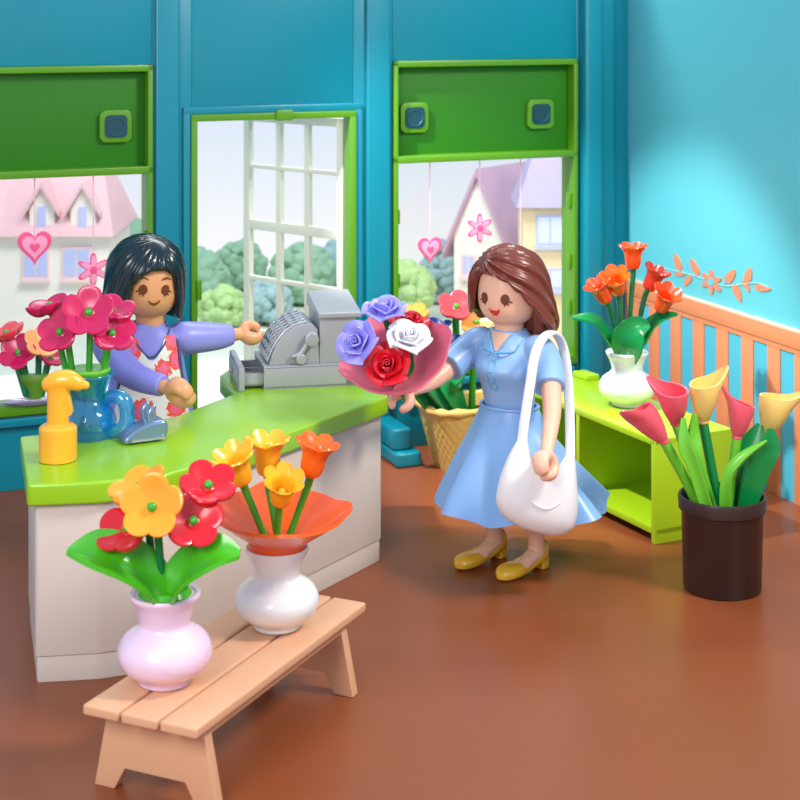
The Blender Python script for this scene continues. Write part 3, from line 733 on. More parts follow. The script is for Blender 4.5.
# keyboard hump, arc facing the drawer side
hump = B(); prof = [(.03, .115), (.045, .17), (.07, .225), (.11, .275), (.16, .305), (.21, .318), (.255, .315), (.28, .29), (.29, .115)]
prism(hump, prof, 0, .36, Matrix.Translation((0, .39, 0)) @ Matrix.Rotation(pi/2, 4, 'X'), bev=.006); obj('keyboard_hump', hump, silver, rg)
arc = catmull([(.024, .135), (.045, .185), (.075, .237), (.115, .283), (.165, .311), (.22, .325)], 6)
key0 = None
for ci in range(5):
    yk = .085+ci*.062
    for r_ in range(7):
        q = arc[int(2+r_*4.2)]; q2 = arc[min(len(arc)-1, int(2+r_*4.2)+1)]; aa = atan2(q2[1]-q[1], q2[0]-q[0])
        if key0 is None:
            bm = B(); box(bm, (-.012, -.022, -.008), (.012, .022, .012), bev=.004); key0 = obj('key', bm, chrome, rg, label='bright raised key'); k_ = key0
        else:
            k_ = key0.copy(); link(k_); k_.parent = rg
        k_.location = (q[0], yk, q[1]); k_.rotation_euler = (0, -aa, 0)
for ci in range(6):
    yk = .053+ci*.062; bm = B(); tube(bm, [(q[0], yk, q[1]) for q in arc[::3]], .007, 8); obj('key_divider', bm, silver, rg)
bm = B(); prism(bm, [(.290, .115), (.290, .345), (.475, .345), (.475, .115)], 0, .36, Matrix.Translation((0, .39, 0)) @ Matrix.Rotation(pi/2, 4, 'X'), bev=.005); col = obj('display_column', bm, silver, rg)
bm = B(); M = Matrix.Rotation(pi/2, 4, 'Z') @ Matrix.Rotation(pi/2, 4, 'X')
prism(bm, [(.012, .345), (.012, .372), (.06, .378), (.40, .425), (.41, .345)], .280, .505, M, bev=.007, seg=3); obj('column_cap', bm, silver, col)
bm = B(); lathe(bm, smoothprof([(.01, 0), (.034, 0), (.036, .006), (.036, .034), (.032, .042), (.01, .044)], 3), 28, basis((0, -1, 0), (.245, .03, .245))); obj('round_knob', bm, silver, rg)
bm = B(); lathe(bm, smoothprof([(.01, 0), (.025, 0), (.027, .005), (.027, .03), (.023, .036), (.01, .037)], 3), 28, basis((0, -1, 0), (.19, .03, .145))); obj('round_knob', bm, silver, rg)
bm = B(); tube(bm, [(.15, .012, .16), (.19, .012, .175), (.235, .012, .25)], [.012, .015, .015], 12); obj('crank_lever', bm, silver, rg)

# ------------------------------------------------------------- window-sill flowers at the left
wl = at(34, 394, dw(34)-.0)
P0 = WM @ V((sw(34), -.02, ZS+.02))
dish = thing('glass_dish', 'flat lilac-tinted glass dish on the left window sill', 'dish', (P0.x, P0.y, ZS+.022), AL)
bm = B(); lathe(bm, [(.02, 0), (.09, 0), (.13, .018), (.135, .022), (.125, .024), (.088, .01), (.02, .01)], 32, Matrix.Diagonal((1.5, .42, 1, 1))); obj('dish_body', bm, P('dish_glass', (196, 186, 220), .1, trans=.5), dish)
g = 'flowers on the left window sill'; bw = P0+V((0, 0, .035)); d0 = P0.y
cosmos('coral red flower at the far left on the left window sill', bw+V((-.05, 0, .02)), pf(7, 336, .0), (-.3, -.15, .95), .12, coral, stemd, group=g, sr=.02)
cosmos('crimson flower low in the middle on the left window sill', bw+V((-.02, -.01, .02)), pf(19, 354, -.05), (-.1, -.8, .55), .12, magenta, stemd, group=g, sr=.02)
cosmos('pale orange flower on the left window sill', bw+V((.02, 0, .02)), pf(41, 345, -.02), (.35, -.6, .7), .115, P('soft_orange', (246, 160, 96), .3), stemd, group=g, sr=.02)
cosmos('crimson flower low at the right on the left window sill', bw+V((.04, 0.01, .02)), pf(50, 360, .02), (.4, -.3, .85), .085, magenta, stemd, group=g, sr=.02)
bm = B(); loft(bm, [(0, .045, .03, 0, 0), (.05, .05, .032, 0, 0), (.10, .085, .035, 0, 0), (.135, .08, .03, 0, 0)], 24)
sbn = tag(obj('flower_holder', bm, P('stem_olive', (92, 140, 30), .35)), 'olive green holder joining the flowers on the left window sill', 'stem base'); sbn.location = bw; 

# ------------------------------------------------------------- hanging ornaments
def hang(kind, label, px, py, off=-.0, group='pink ornaments hanging in the windows', size=.1, topz=ZH-.005):
    s = sw(px); z = H-py*dw(px)/F; p = WM @ V((s, .05, 0)); r = thing('window_ornament', label, 'ornament', (p.x, p.y, z), AL, group)
    M = Matrix.Rotation(pi/2, 4, 'X')
    def heart(q): 
        out = []
        for k in range(40):
            t_ = 2*pi*k/40; x_ = 16*sin(t_)**3; y_ = 13*cos(t_)-5*cos(2*t_)-2*cos(3*t_)-cos(4*t_); out.append((x_/16*q, (y_+2)/16*q*1.1))
        return out
    if kind == 'heart':
        bm = B(); prism(bm, heart(size), -.008, .008, M, bev=.003); o = obj('ornament_edge', bm, ornred, r)
        bm = B(); prism(bm, heart(size*.74), -.010, .011, M, bev=.002); obj('ornament_body', bm, ornpink, o)
        bm = B(); prism(bm, heart(size*.3), -.012, .014, M, bev=.002); obj('inner_heart', bm, ornred, o)
    elif kind == 'flower':
        bm = B(); prism(bm, star(6, size*.42, size, pi/2), -.008, .008, M, bev=.003); o = obj('ornament_edge', bm, ornred, r)
        bm = B(); prism(bm, star(6, size*.32, size*.85, pi/2), -.010, .011, M, bev=.002); obj('ornament_body', bm, ornpink, o)
        bm = B(); prism(bm, star(6, size*.2, size*.26), -.012, .014, M, bev=.002); obj('flower_centre', bm, ornred, o)
    bm = B(); tube(bm, [(0, 0, size*.3 if kind else 0), (0, 0, topz-z)], .0035, 6); obj('string', bm, string, r)
hang('heart', 'pink heart hanging on a string in the left window', 36, 249, size=.098)
hang('flower', 'pink flower hanging on a string in the left window', 95, 271, size=.10)
hang('heart', 'pink heart hanging on a string in the right window', 433, 251, size=.082)
hang('flower', 'pink flower hanging on a string in the right window', 483, 229, size=.095)
hang('', 'thin string hanging in the right window, right of the pink flower', 524, 262, size=.0)

# ------------------------------------------------------------- wicker basket with flowers
bk0 = V((.45, 9.98, 0)); bk = thing('wicker_basket', 'yellow wicker basket behind the woman with the shoulder bag', 'basket', bk0, AL)
bm = B()
def rrect(hx_, hy_, z, n=64, amp=0, ph=0):
    out = []
    for k in range(n):
        a = 2*pi*k/n; c, s = cos(a), sin(a); c2 = math.copysign(abs(c)**.5, c); s2 = math.copysign(abs(s)**.5, s)
        f = 1+amp*sin(k*pi/2*1.0+ph); out.append(V((hx_*c2*f, hy_*s2*f, z)))
    return out
rows = []; N = 44
for i in range(N+1):
    t = i/N; wv_ = .012*sin(i*pi/2.2); rows.append([p for p in rrect(lerp(.24, .33, t), lerp(.15, .22, t), .36*t, 96, .010*(1 if (i//4) % 2 else -1), 0)])
for i in range(N, -1, -4):
    t = i/N; rows.append(rrect(lerp(.21, .30, t), lerp(.12, .19, t), max(.02, .36*t), 96))
grid(bm, rows, True, True, True); obj('basket_body', bm, wick, bk)
bm = B(); pts = rrect(.325, .215, .365, 48); rows = []
for i, p in enumerate(pts+[pts[0]]):
    q = pts[(i+1) % 48]-pts[(i-1) % 48]; tt = q.normalized(); sdd = tt.cross(V((0, 0, 1))); r = .024+.006*sin(i*pi/2)
    rows.append([p+sdd*cos(a)*r+V((0, 0, 1))*sin(a)*r for a in (2*pi*k/10 for k in range(10))])
grid(bm, rows, True); obj('basket_rim', bm, wick, bk)
bm = B(); prism(bm, [tuple(p.xy) for p in rrect(.295, .185, 0, 48)], .24, .30); obj('basket_filling', bm, soil, bk)
g = 'flowers in the wicker basket'; bb2 = V((.33, 9.95, .3)); d0 = 9.9
cosmos('coral red flower standing highest in the wicker basket', bb2+V((.03, 0, 0)), pf(456, 309, .0), (.05, -.6, .8), .125, coral, stemg, group=g, sr=.022)
cosmos('orange flower beside the woman\'s shoulder in the wicker basket', bb2+V((.1, 0, 0)), pf(476, 324, -.03), (.1, -.7, .7), .115, P('basket_orange', (240, 150, 60), .3), stemg, group=g, sr=.022)
cosmos('orange flower at the left edge of the wicker basket', bb2+V((-.12, 0.02, 0)), pf(412, 318, .06), (-.1, -.3, .95), .12, P('basket_orange', (240, 150, 60), .3), stemg, group=g, sr=.02)
cosmos('coral red flower low behind the white rose in the wicker basket', bb2+V((-.12, -.05, 0)), pf(408, 325, -.1), (-.1, -.4, .9), .1, coral, stemg, group=g, sr=.02)
bell('navy blue iris flower left of the coral flower in the wicker basket', bb2+V((-.05, 0, 0)), pf(437, 346, -.06), (0, -.10, 1), .082, navy, stemg, g, lobes=3, name='iris_flower')
bell('navy blue iris flower lowest in the wicker basket', bb2+V((0, -.05, 0)), pf(446, 362, -.1), (.3, -.2, .9), .085, navy, stemg, g, lobes=3, name='iris_flower')
lv = thing('leaf_cluster', 'dark green leaves in the wicker basket', 'leaves', bb2)
for pts, w in (([bb2+V((0, -.1, 0)), pf(432, 385, -.14), pf(420, 375, -.15), pf(405, 372, -.15)], [.04, .07, .06, .01]), ([bb2+V((.05, -.1, 0)), pf(450, 385, -.14), pf(458, 372, -.15), pf(466, 355, -.15)], [.04, .07, .06, .01]), ([bb2+V((-.1, -.08, 0)), pf(415, 390, -.12), pf(405, 392, -.14), pf(396, 400, -.15)], [.04, .06, .05, .01])):
    bm = B(); leafblade(bm, pts, w, (0, -.7, .7), .3); obj('leaf', bm, leafd, lv, world=True)

# ------------------------------------------------------------- figures
def arc_hand(bm, w, fd, ax, R=.048, th=.027, wide=1.25, open_=85):
    """clip hand: palm at w, forearm direction fd, clip axis ax"""
    w, fd, ax = V(w), V(fd).normalized(), V(ax); ax = (ax-fd*ax.dot(fd)).normalized(); sd = ax.cross(fd)
    c = w+fd*(R+.012); pts = []
    a0 = open_/2
    for k in range(15):
        a = radians(a0+(360-open_)*k/14); pts.append(c+fd*(cos(a)*R)+sd*(sin(a)*R))
    radii = [th*(.72+.28*sin(pi*min(1, max(0, k/14)))) for k in range(15)]
    tube(bm, pts, radii, 14, flat=wide, n=2, up=fd.cross(ax))
    return c
def headfn(R=.153, hz=.168):
    def f(az, z):     # surface point, az=0 is the face, z relative to centre
        k = max(0, 1-abs(z/hz)**2.6)**(1/2.6); return V((sin(az)*R*k, -cos(az)*R*k, z))
    return f
def head_mesh(bm, c, R=.153, hz=.168):
    f = headfn(R, hz); rows = []
    for i in range(25):
        z = hz*sin(radians(lerp(-89, 89, i/24))); rows.append([c+f(2*pi*k/40, z) for k in range(40)])
    grid(bm, rows, True, True, True)
def patch(name, c, poly, m, parent, R=.153, hz=.168, off=.0035, M=None):
    """small printed face feature following the head's curve; poly in metres (x along the cheek, z up)"""
    f = headfn(R+off, hz+off); f0 = headfn(R-.004, hz-.004); bm = B(); n = len(poly); cx_ = sum(p[0] for p in poly)/n; cz_ = sum(p[1] for p in poly)/n
    rows = []
    for s in (1, .66, .33, .02): rows.append([c+f((cx_+(p[0]-cx_)*s)/R, cz_+(p[1]-cz_)*s) for p in poly])
    inner = [[c+f0((p[0])/R, p[1]) for p in poly]]
    grid(bm, inner+rows, True, False, True)
    if M: bmesh.ops.transform(bm, matrix=M, verts=bm.verts)
    return obj(name, bm, m, parent)
def oval(x, z, rx, rz, n=20): return [(x+rx*cos(2*pi*k/n), z+rz*sin(2*pi*k/n)) for k in range(n)]
def stroke(pts, w):
    P_ = catmull(pts, 5); up = []; dn = []
    for i, p in enumerate(P_):
        a = P_[max(0, i-1)]; b = P_[min(len(P_)-1, i+1)]; L_ = math.hypot(b[0]-a[0], b[1]-a[1]); nx, nz = -(b[1]-a[1])/L_, (b[0]-a[0])/L_
        ww = w*(.35+.65*sin(pi*i/(len(P_)-1))); up.append((p[0]+nx*ww, p[1]+nz*ww)); dn.append((p[0]-nx*ww, p[1]-nz*ww))
    return up, dn
def strokepatch(name, c, pts, w, m, parent, M=None, R=.153, hz=.168):
    up, dn = stroke(pts, w); f = headfn(R+.0038, hz+.004); f0 = headfn(R-.003, hz-.003); bm = B()
    rows = [[c+g_((p[0])/R, p[1]) for p, g_ in ((dn[i], f0), (dn[i], f), (up[i], f), (up[i], f0))] for i in range(len(up))]
    grid(bm, rows, True, True, True)
    if M: bmesh.ops.transform(bm, matrix=M, verts=bm.verts)
    return obj(name, bm, m, parent)
def hair(c, edge, pole, nr, amp, m, parent, M, rx=.182, ry=.185, rz=.19, cz=.03, flare=0., th=.03, ridgefn=None, extra=None):
    """edge(az) = height relative to head centre where the hair ends; az=0 at the face"""
    rows = []; NA, NR = 160, 54; pole = V(pole).normalized(); px_, py_, _ = frame(pole)
    cols = []
    for k in range(NA):
        az = -pi+2*pi*k/NA; ze = edge(az); col_o, col_i = [], []
        # profile length: dome to equator then down
        Ld = pi/2
        for i in range(NR+1):
            if ze >= cz: tot = math.acos(min(1, (ze-cz)/rz)); ph = tot*i/NR; p = V((sin(az)*rx*sin(ph), -cos(az)*ry*sin(ph), cz+rz*cos(ph)))
            else:
                Lc = (cz-ze)/.19; s = (Ld+Lc)*i/NR
                if s <= Ld: p = V((sin(az)*rx*sin(s), -cos(az)*ry*sin(s), cz+rz*cos(s)))
                else:
                    q = (s-Ld)*.19; fl = 1+flare*sin(min(1, q/.25)*pi/2)-.25*max(0, q-.12); p = V((sin(az)*rx*fl, -cos(az)*ry*fl, cz-q))
            if extra: p = extra(p, az)
            dn = V((p.x, p.y, (p.z-cz)*.8)).normalized(); w = (p-V((0, 0, cz))).normalized()
            psi = atan2(w.dot(py_), w.dot(px_)); dist = math.acos(max(-1, min(1, w.dot(pole))))
            rid = ridgefn(psi, dist) if ridgefn else sin(nr*psi)
            o_ = p+dn*(amp*rid*smooth(.08, .5, dist))
            e = smooth(NR-2.2, NR, i); o_ = o_-dn*(.010*e)
            col_o.append(o_); col_i.append(p-dn*th)
        cols.append(col_o+list(reversed(col_i)))
    n = len(cols[0]); rows = [[c+cols[k][j] for k in range(NA)] for j in range(n)]
    bm = B(); grid(bm, rows, True); bmesh.ops.remove_doubles(bm, verts=bm.verts, dist=.0004)
    bmesh.ops.transform(bm, matrix=M, verts=bm.verts)
    return obj('hair', bm, m, parent, angle=60)

# ---- customer
cu = V((.54, 8.15, 0)); yaw = radians(-38); HY = radians(6)
fig = thing('toy_woman', 'toy woman in light blue dress with brown hair, white bag and pink bouquet', 'toy figure', cu, yaw)
Li = (Matrix.Translation(cu) @ Matrix.Rotation(yaw, 4, 'Z')).inverted()
def loc(px, py, d): return Li @ at(px, py, d)
HC = V((0, -.005, 1.368)); HM = Matrix.Translation(HC) @ Matrix.Rotation(HY, 4, 'Z') @ Matrix.Rotation(radians(-3), 4, 'X') @ Matrix.Translation(-HC)
# her hands
hR = loc(404, 393, 7.93); hL = loc(546, 460, 7.53)
shR = V((-.205, 0, 1.075)); shL = V((.205, 0, 1.075))
elR = shR.lerp(hR, .5)+V((-.02, 0, -.05)); elL = shL.lerp(hL, .5)+V((.02, .03, 0))
body = B()
t_ = B(); head_mesh(t_, HC); bmesh.ops.transform(t_, matrix=HM, verts=t_.verts); merge(body, t_)
tube(body, [(0, 0, .8), (0, 0, 1.25)], [.07, .075], 20)
loft(body, [(.55, .11, .09, 0, 0), (.80, .12, .09, 0, 0), (1.0, .14, .10, 0, 0), (1.1, .13, .08, 0, 0), (1.15, .08, .07, 0, 0)], 24)
for s_, e_, h_ in ((shR, elR, hR), (shL, elL, hL)):
    wr = h_-(h_-e_).normalized()*.05
    tube(body, [V((s_.x*.5, 0, 1.06)), s_, e_, wr], [.05, .058, .046, .031], 18)
fdR = (hR-elR).normalized(); fdL = (hL-elL).normalized()
cR = arc_hand(body, hR-fdR*.02, fdR+V((0, 0, -.8)), Li.to_3x3() @ V((.5, .8, .1)), R=.046, th=.026, wide=1.3)
cL = arc_hand(body, hL-fdL*.02, fdL, Li.to_3x3() @ V((.75, -.6, .2)), R=.044, th=.034, wide=1.5, open_=60)
for sx_ in (-1, 1):
    x_ = sx_*.125
    tube(body, [(x_*.7, 0.02, .65), (x_*.9, .035, .35), (x_, .045, .17), (x_, .055, .09)], [.085, .06, .042, .045], 18)
    tube(body, [(x_, .06, .08), (x_, .0, .072), (x_, -.09, .04)], [.045, .04, .034], 14, flat=.8)
obj('body', body, skinA, fig, voxel=.0065, smoothit=3)
# shirt with sleeves
b = B(); loft(b, [(.74, .135, .10, 0, 0), (.80, .132, .10, 0, 0), (.90, .145, .118, 0, -.008), (.985, .165, .148, 0, -.022), (1.05, .172, .125, 0, -.008), (1.11, .165, .10, 0, 0), (1.155, .115, .085, 0, 0), (1.18, .09, .08, 0, 0)], 40)
for s_, e_, h_ in ((shR, elR, hR), (shL, elL, hL)):
    dd = (e_-s_).normalized(); tube(b, [V((s_.x*.35, 0, 1.05)), V((s_.x*.8, 0, 1.095)), s_+dd*.05, s_+dd*.20], [.06, .075, .080, .078], 22, round_ends=False)
obj('shirt', b, shirt, fig, voxel=.0065, smoothit=5)
# collar, placket and buttons as raised trims
def front(x_, z, off=.004):
    tab = [(.74, .100), (.80, .100), (.90, .126), (.985, .170), (1.05, .134), (1.11, .102), (1.155, .086), (1.18, .08)]; tx = [(.74, .135), (.9, .145), (.985, .165), (1.05, .172), (1.11, .165), (1.155, .115), (1.18, .09)]
    ry_, rx_ = interp(tab, z), interp(tx, z); return V((x_, -(ry_+off)*sqrt(max(.05, 1-(x_/rx_)**2)), z))
b = B()
for s in (-1, 1):
    rows = []
    for i in range(9):
        t = i/8; zt = lerp(1.165, 1.085, t); a = lerp(.02, .03, t)
        x0_, x1_ = s*lerp(.07, .012, t), s*lerp(.115, .095, t)
        zz_ = lerp(1.16, 1.10, t)
        rows.append([front(lerp(x0_, x1_, q/6), lerp(lerp(1.172, 1.075, t), lerp(1.145, 1.098, t), q/6)-.02*t*sin(pi*q/6), .008) for q in range(7)])
    sheet(b, rows, .008)
obj('collar', b, shirt, fig)
b = B()
for s in (-1, 1):
    tube(b, [front(s*.01, 1.078, .013), front(s*.05, 1.085, .013), front(s*.095, 1.093, .013), front(s*.112, 1.14, .011)], .0035, 6)
    tube(b, [front(s*.01, 1.078, .013), front(s*.035, 1.115, .013), front(s*.066, 1.165, .012)], .0035, 6)
    tube(b, [front(s*.018, z, .004) for z in (1.07, 1.02, .97, .93, .90)], .003, 6)
tube(b, [front(x_, .898, .004) for x_ in (-.018, 0, .018)], .003, 6)
obj('collar_piping', b, bluetrim, fig, label='teal outline of collar and placket')
for z in (1.045, .995, .935):
    b = B(); ball(b, front(0, z, .004), .007); obj('button', b, bluetrim, fig)
b = B(); rows = []      # bare V at the neck
for i in range(7):
    t = i/6; z = lerp(1.172, 1.085, t); hw_ = lerp(.058, .006, t); rows.append([front(lerp(-hw_, hw_, q/6), z, .004) for q in range(7)])
sheet(b, rows, .006); obj('neckline_skin', b, skinA, fig, label='bare skin at the neckline')
# skirt
b = B(); rows = []; NS = 120
def skirtrow(t, inset_=0):
    z0 = lerp(.80, .325, t); row = []
    for k in range(NS):
        a = 2*pi*k/NS; base_r = lerp(.150, .425, t**1.12)-inset_; w = smooth(.12, 1, t)
        fold = .030*cos(7*a+.6)+.016*cos(11*a+2)+.01*cos(3*a)
        rr = base_r*(1+.0)+fold*w; z = z0-.018*w*cos(7*a+.6+pi)
        ry_ = rr*lerp(.80, 1.0, t)
        row.append(V((cos(a)*rr+.052*t*t, sin(a)*ry_+.038*t*t, z)))
    return row
for i in range(31): rows.append(skirtrow(i/30))
for i in range(30, -1, -1): rows.append(skirtrow(i/30, .014))
grid(b, rows, True); 
obj('skirt', b, skirtm, fig, angle=70)
b = B(); tube(b, [V((cos(2*pi*k/24)*.150, sin(2*pi*k/24)*.120, .80)) for k in range(25)], .009, 8, n=2, round_ends=False); obj('waistband', b, skirtm, fig)
# shoes
for sx_, lb in ((-1, 'shoe'), (1, 'shoe')):
    x_ = sx_*.125; b = B(); secs = []
    # along y from heel (+) to toe (-): (y, halfwidth, zlow, zhigh)
    S = [(.115, .025, .045, .135), (.10, .042, .035, .135), (.06, .050, .030, .105), (.01, .052, .020, .078), (-.04, .056, .008, .070), (-.09, .060, .002, .072), (-.13, .055, .002, .066), (-.155, .040, .004, .052), (-.168, .018, .010, .036)]
    rows = []
    for yy, hw_, zl, zh in catmull(S, 5):
        row = []
        for k in range(24):
            a = 2*pi*k/24; c_, s_ = cos(a), sin(a); c2 = math.copysign(abs(c_)**.75, c_); s2 = math.copysign(abs(s_)**.75, s_)
            row.append(V((x_+hw_*c2+(.15*(yy-.1) if yy < .1 else 0)*1.0, .1+(yy-.1)*1.13, (zl+zh)/2+(zh-zl)/2*s2)))
        rows.append(row)
    grid(b, rows, True, True, True)
    so = obj('shoe', b, shoe, fig)
    b = B(); prism(b, [(-.04, .115), (.04, .115), (.036, .06), (-.036, .06)], .001, .075, Matrix.Translation((x_, 0, 0)), bev=.008, seg=3, vround=.012); obj('heel', b, shoe, so)
    # bare instep showing in the shoe opening
    b = B(); rows = []
    for i in range(9):
        t = i/8; yy = lerp(.085, -.055, t); hw_ = lerp(.036, .030, t)*(1-.35*t**4); zt = interp([(-.06, .073), (.0, .082), (.05, .108), (.09, .139)], yy)
        rows.append([V((x_+hw_*sin(q), yy, zt-.012+.016*cos(q))) for q in (lerp(-1.5, 1.5, j/8) for j in range(9))])
    sheet(b, rows, .006); obj('instep', b, skinA, fig, label='bare instep above the shoe')
# face
def lash(c, x_, z, s, m, parent, M):
    for dx, dz in ((s*.6, -.95), (-s*.05, -1.15), (s*1.1, -.45)):
        strokepatch('eyelash', c, [(x_+dx*.5*.02, z+dz*.4*.02), (x_+dx*.9*.026, z+dz*.8*.028), (x_+dx*1.3*.026, z+dz*1.05*.028)], .004, m, parent, M)
EZ = -.028
for s in (-1, 1):
    e_ = patch('eye', HC, oval(s*.058, EZ, .022, .026), eye, fig, M=HM)
    lash(HC, s*.058, EZ, s, eye, fig, HM)
patch('mouth', HC, [(x_, z_-.026) for x_, z_ in ((-.034, -.050), (-.016, -.058), (0, -.060), (.016, -.058), (.034, -.050), (.024, -.072), (.010, -.085), (-.008, -.086), (-.024, -.072))], lip, fig, M=HM)
def edgeA(az):
    d = math.degrees(az)      # + is towards her left (viewer's right)
    return interp([(-180, -.17), (-110, -.17), (-75, -.13), (-56, -.11), (-46, .02), (-36, .085), (-28, .098), (0, .088), (22, .062), (42, .01), (58, -.06), (76, -.15), (100, -.215), (140, -.20), (180, -.18)], d)
ridA = lambda psi, dist: (.7*sin(17*psi+1.8*sin(2.4*dist))+.5*sin(31*psi+2.5*sin(2.4*dist)))
hair(HC, edgeA, (-.45, -.62, .62), 16, .0105, hairA, fig, HM, rx=.192, ry=.192, rz=.185, cz=.035, flare=.07, ridgefn=ridA,
     extra=lambda p, az: p+V((.03*smooth(.4, 1.6, az)*smooth(.1, -.12, p.z), .02*smooth(.05, -.15, p.z), 0)))
b = B(); ball(b, (.04, .12, 1.21), .085, 1.1, .8, 1.2); obj('hair_tail', b, hairA, fig)
b = B()    # gathered lock behind her left ear down to the shoulder
for i in range(4):
    tube(b, [(.14+.004*i, .02+.035*i, 1.30), (.155+.002*i, .04+.035*i, 1.22), (.135+.002*i, .05+.035*i, 1.16), (.10, .06+.03*i, 1.14)], [.028, .034, .028, .012], 12)
obj('hair_lock', b, hairA, fig)

# bouquet in her right hand
wc = cu.copy(); ctr = at(396, 353, 7.78); nb = V((-.16, -.56, .80)).normalized(); apex = ctr-nb*.215
g = 'roses in the pink bouquet'
wrap('pink paper-cone wrap held in the right hand of the blue-dressed toy woman', apex, nb, .25, pinkwrap, roll=.55, hgt=.21, r0=.035)
def rose(label, c, n, R, pm, roll=0):
    c, n = V(c), V(n).normalized(); f = thing('rose', label, 'flower', apex+nb*.05, group=g); M0 = basis(n, c, roll)
    bm = B(); tube(bm, [apex+nb*.05, (apex+nb*.05).lerp(c, .6), c-n*R*.1], [.012, .012, .014], 10); obj('stem', bm, stemd, f, world=True)
    bm = B(); rnd = random.Random(int(R*1e4)+int(roll*100))
    for ring, (nk, rr, hh, w, tilt, curl) in enumerate([(3, .22, .70, 1.0, 0, .02), (4, .42, .66, .98, .12, .06), (5, .66, .54, .98, .24, .12)]):
        for k in range(nk):
            a = 2*pi*k/nk+ring*.6+rnd.uniform(-.1, .1); rows = []
            for i in range(8):
                t = i/7; row = []
                for j in range(11):
                    q = 2*j/10-1; aa = a+q*w*(.55+.45*sin(pi*min(1, t*.6+.25)))*pi/nk*1.35
                    r = R*(.10+rr*(.35+.65*t**.8)+tilt*t*t*.8+curl*(t**4)+.03*q*ring)
                    z = R*(hh*t*1.05-tilt*.25*t*t-(.10+.16*t)*q*q*t-curl*.4*t**5+.12)
                    row.append(M0 @ V((cos(aa)*r, sin(aa)*r, z)))
                rows.append(row)
            sheet(bm, rows, .07*R)
    # rolled heart
    rows = []
    for i in range(6):
        t = i/5; rows.append([M0 @ V((cos(b_)*R*(.04+.018*b_)*(.7+.3*t), sin(b_)*R*(.04+.018*b_)*(.7+.3*t), R*(.15+.62*t))) for b_ in (pi*3.2*j/36 for j in range(37))])
    sheet(bm, rows, .05*R); lathe(bm, [(.02*R, -.02*R), (.3*R, .0), (.42*R, .2*R), (.1*R, .35*R)], 20, M0)
    obj('petals', bm, pm, f, world=True)
rose('lavender rose at the top of the pink bouquet', at(385, 317, 7.76), (-.05, -.30, .95), .098, lavrose, .2)
rose('lavender rose at the left edge of the pink bouquet', at(362, 345, 7.64), (-.50, -.75, .45), .098, lavrose, .9)
rose('white rose at the right of the pink bouquet', at(408, 344, 7.70), (.12, -.50, .85), .100, whrose, .5)
rose('red rose at the lower front of the pink bouquet', at(389, 368, 7.64), (-.12, -.85, .52), .100, red, .1)
rose('red rose mostly hidden behind the white rose in the pink bouquet', at(409, 329, 7.86), (.1, -.2, .95), .09, red, .3)
bm = B(); lv = thing('bouquet_greenery', 'green stems and leaves of the pink bouquet below the wrap', 'leaves', apex)
tube(bm, [apex+nb*.1, apex, apex-nb*.06-V((0, 0, .03))], [.02, .024, .02], 12); obj('stem', bm, stemg, lv, world=True)
bm = B(); leafblade(bm, [apex+nb*.06, at(395, 375, 7.66), at(408, 368, 7.64), at(411, 352, 7.64)], [.02, .03, .03, .008], (0, -1, .3), .2, .01); obj('leaf', bm, stemd, lv, world=True)

# shoulder bag
BD = 7.66
bag = thing('shoulder_bag', 'white hobo bag hanging from the shoulder of the blue-dressed toy woman', 'bag', at(537, 530, BD))
b = B()
def bp_(px, py, dd=0): return at(px, py, BD+dd)
def pillow(bm, outline, cpx, th_, n=14):
    P_ = catmull(outline+[outline[0]], 6)[:-1]; c = V(cpx); rows = []
    for k in range(-n, n+1):
        a = pi/2*k/n; sc = max(.02, cos(a)**.55); rows.append([bp_(c.x+(p[0]-c.x)*sc, c.y+(p[1]-c.y)*sc, math.copysign(abs(sin(a))**1.0, a)*th_*(.35+.65*smooth(430, 490, c.y+(p[1]-c.y)*sc))) for p in P_])
    grid(bm, rows, True, True, True)
pillow(b, [(518, 438), (507, 458), (499, 480), (496, 502), (504, 517), (521, 528), (541, 534), (559, 536), (573, 529), (578, 508), (577, 480), (574, 454), (566, 454), (563, 470), (560, 477), (552, 464), (542, 455), (531, 455), (526, 452), (527, 438)], (540, 492), .085)
obj('bag_body', b, bagw, bag, world=True, voxel=.006, smoothit=8)
def ribbon(bm, pts, hw_, ht, side):
    P_ = catmull([tuple(p) for p in pts], 8); C = [V(p) for p in P_]; rows = []
    for i, c in enumerate(C):
        t = (C[min(i+1, len(C)-1)]-C[max(i-1, 0)]).normalized(); s = V(side); s = (s-t*s.dot(t)).normalized(); n = t.cross(s)
        rows.append([c+s*(hw_*math.copysign(abs(cos(a))**.6, cos(a)))+n*(ht*math.copysign(abs(sin(a))**.6, sin(a))) for a in (2*pi*k/16 for k in range(16))])
    grid(bm, rows, True, True, True)
b = B(); ribbon(b, [bp_(521, 452), bp_(524, 425, .02), bp_(530, 385, .07), bp_(535, 355, .12), bp_(543, 338, .20), bp_(554, 333, .33), bp_(563, 347, .42), bp_(568, 380, .36), bp_(570, 430, .20), bp_(570, 470, .01)], .024, .011, (.85, -.5, 0))
obj('strap', b, bagw, bag, world=True)
b = B(); tube(b, [bp_(526, 490, -.078), bp_(532, 502, -.086), bp_(547, 509, -.087), bp_(560, 503, -.081)], .004, 8); obj('bag_flap_edge', b, bagw, bag, world=True)

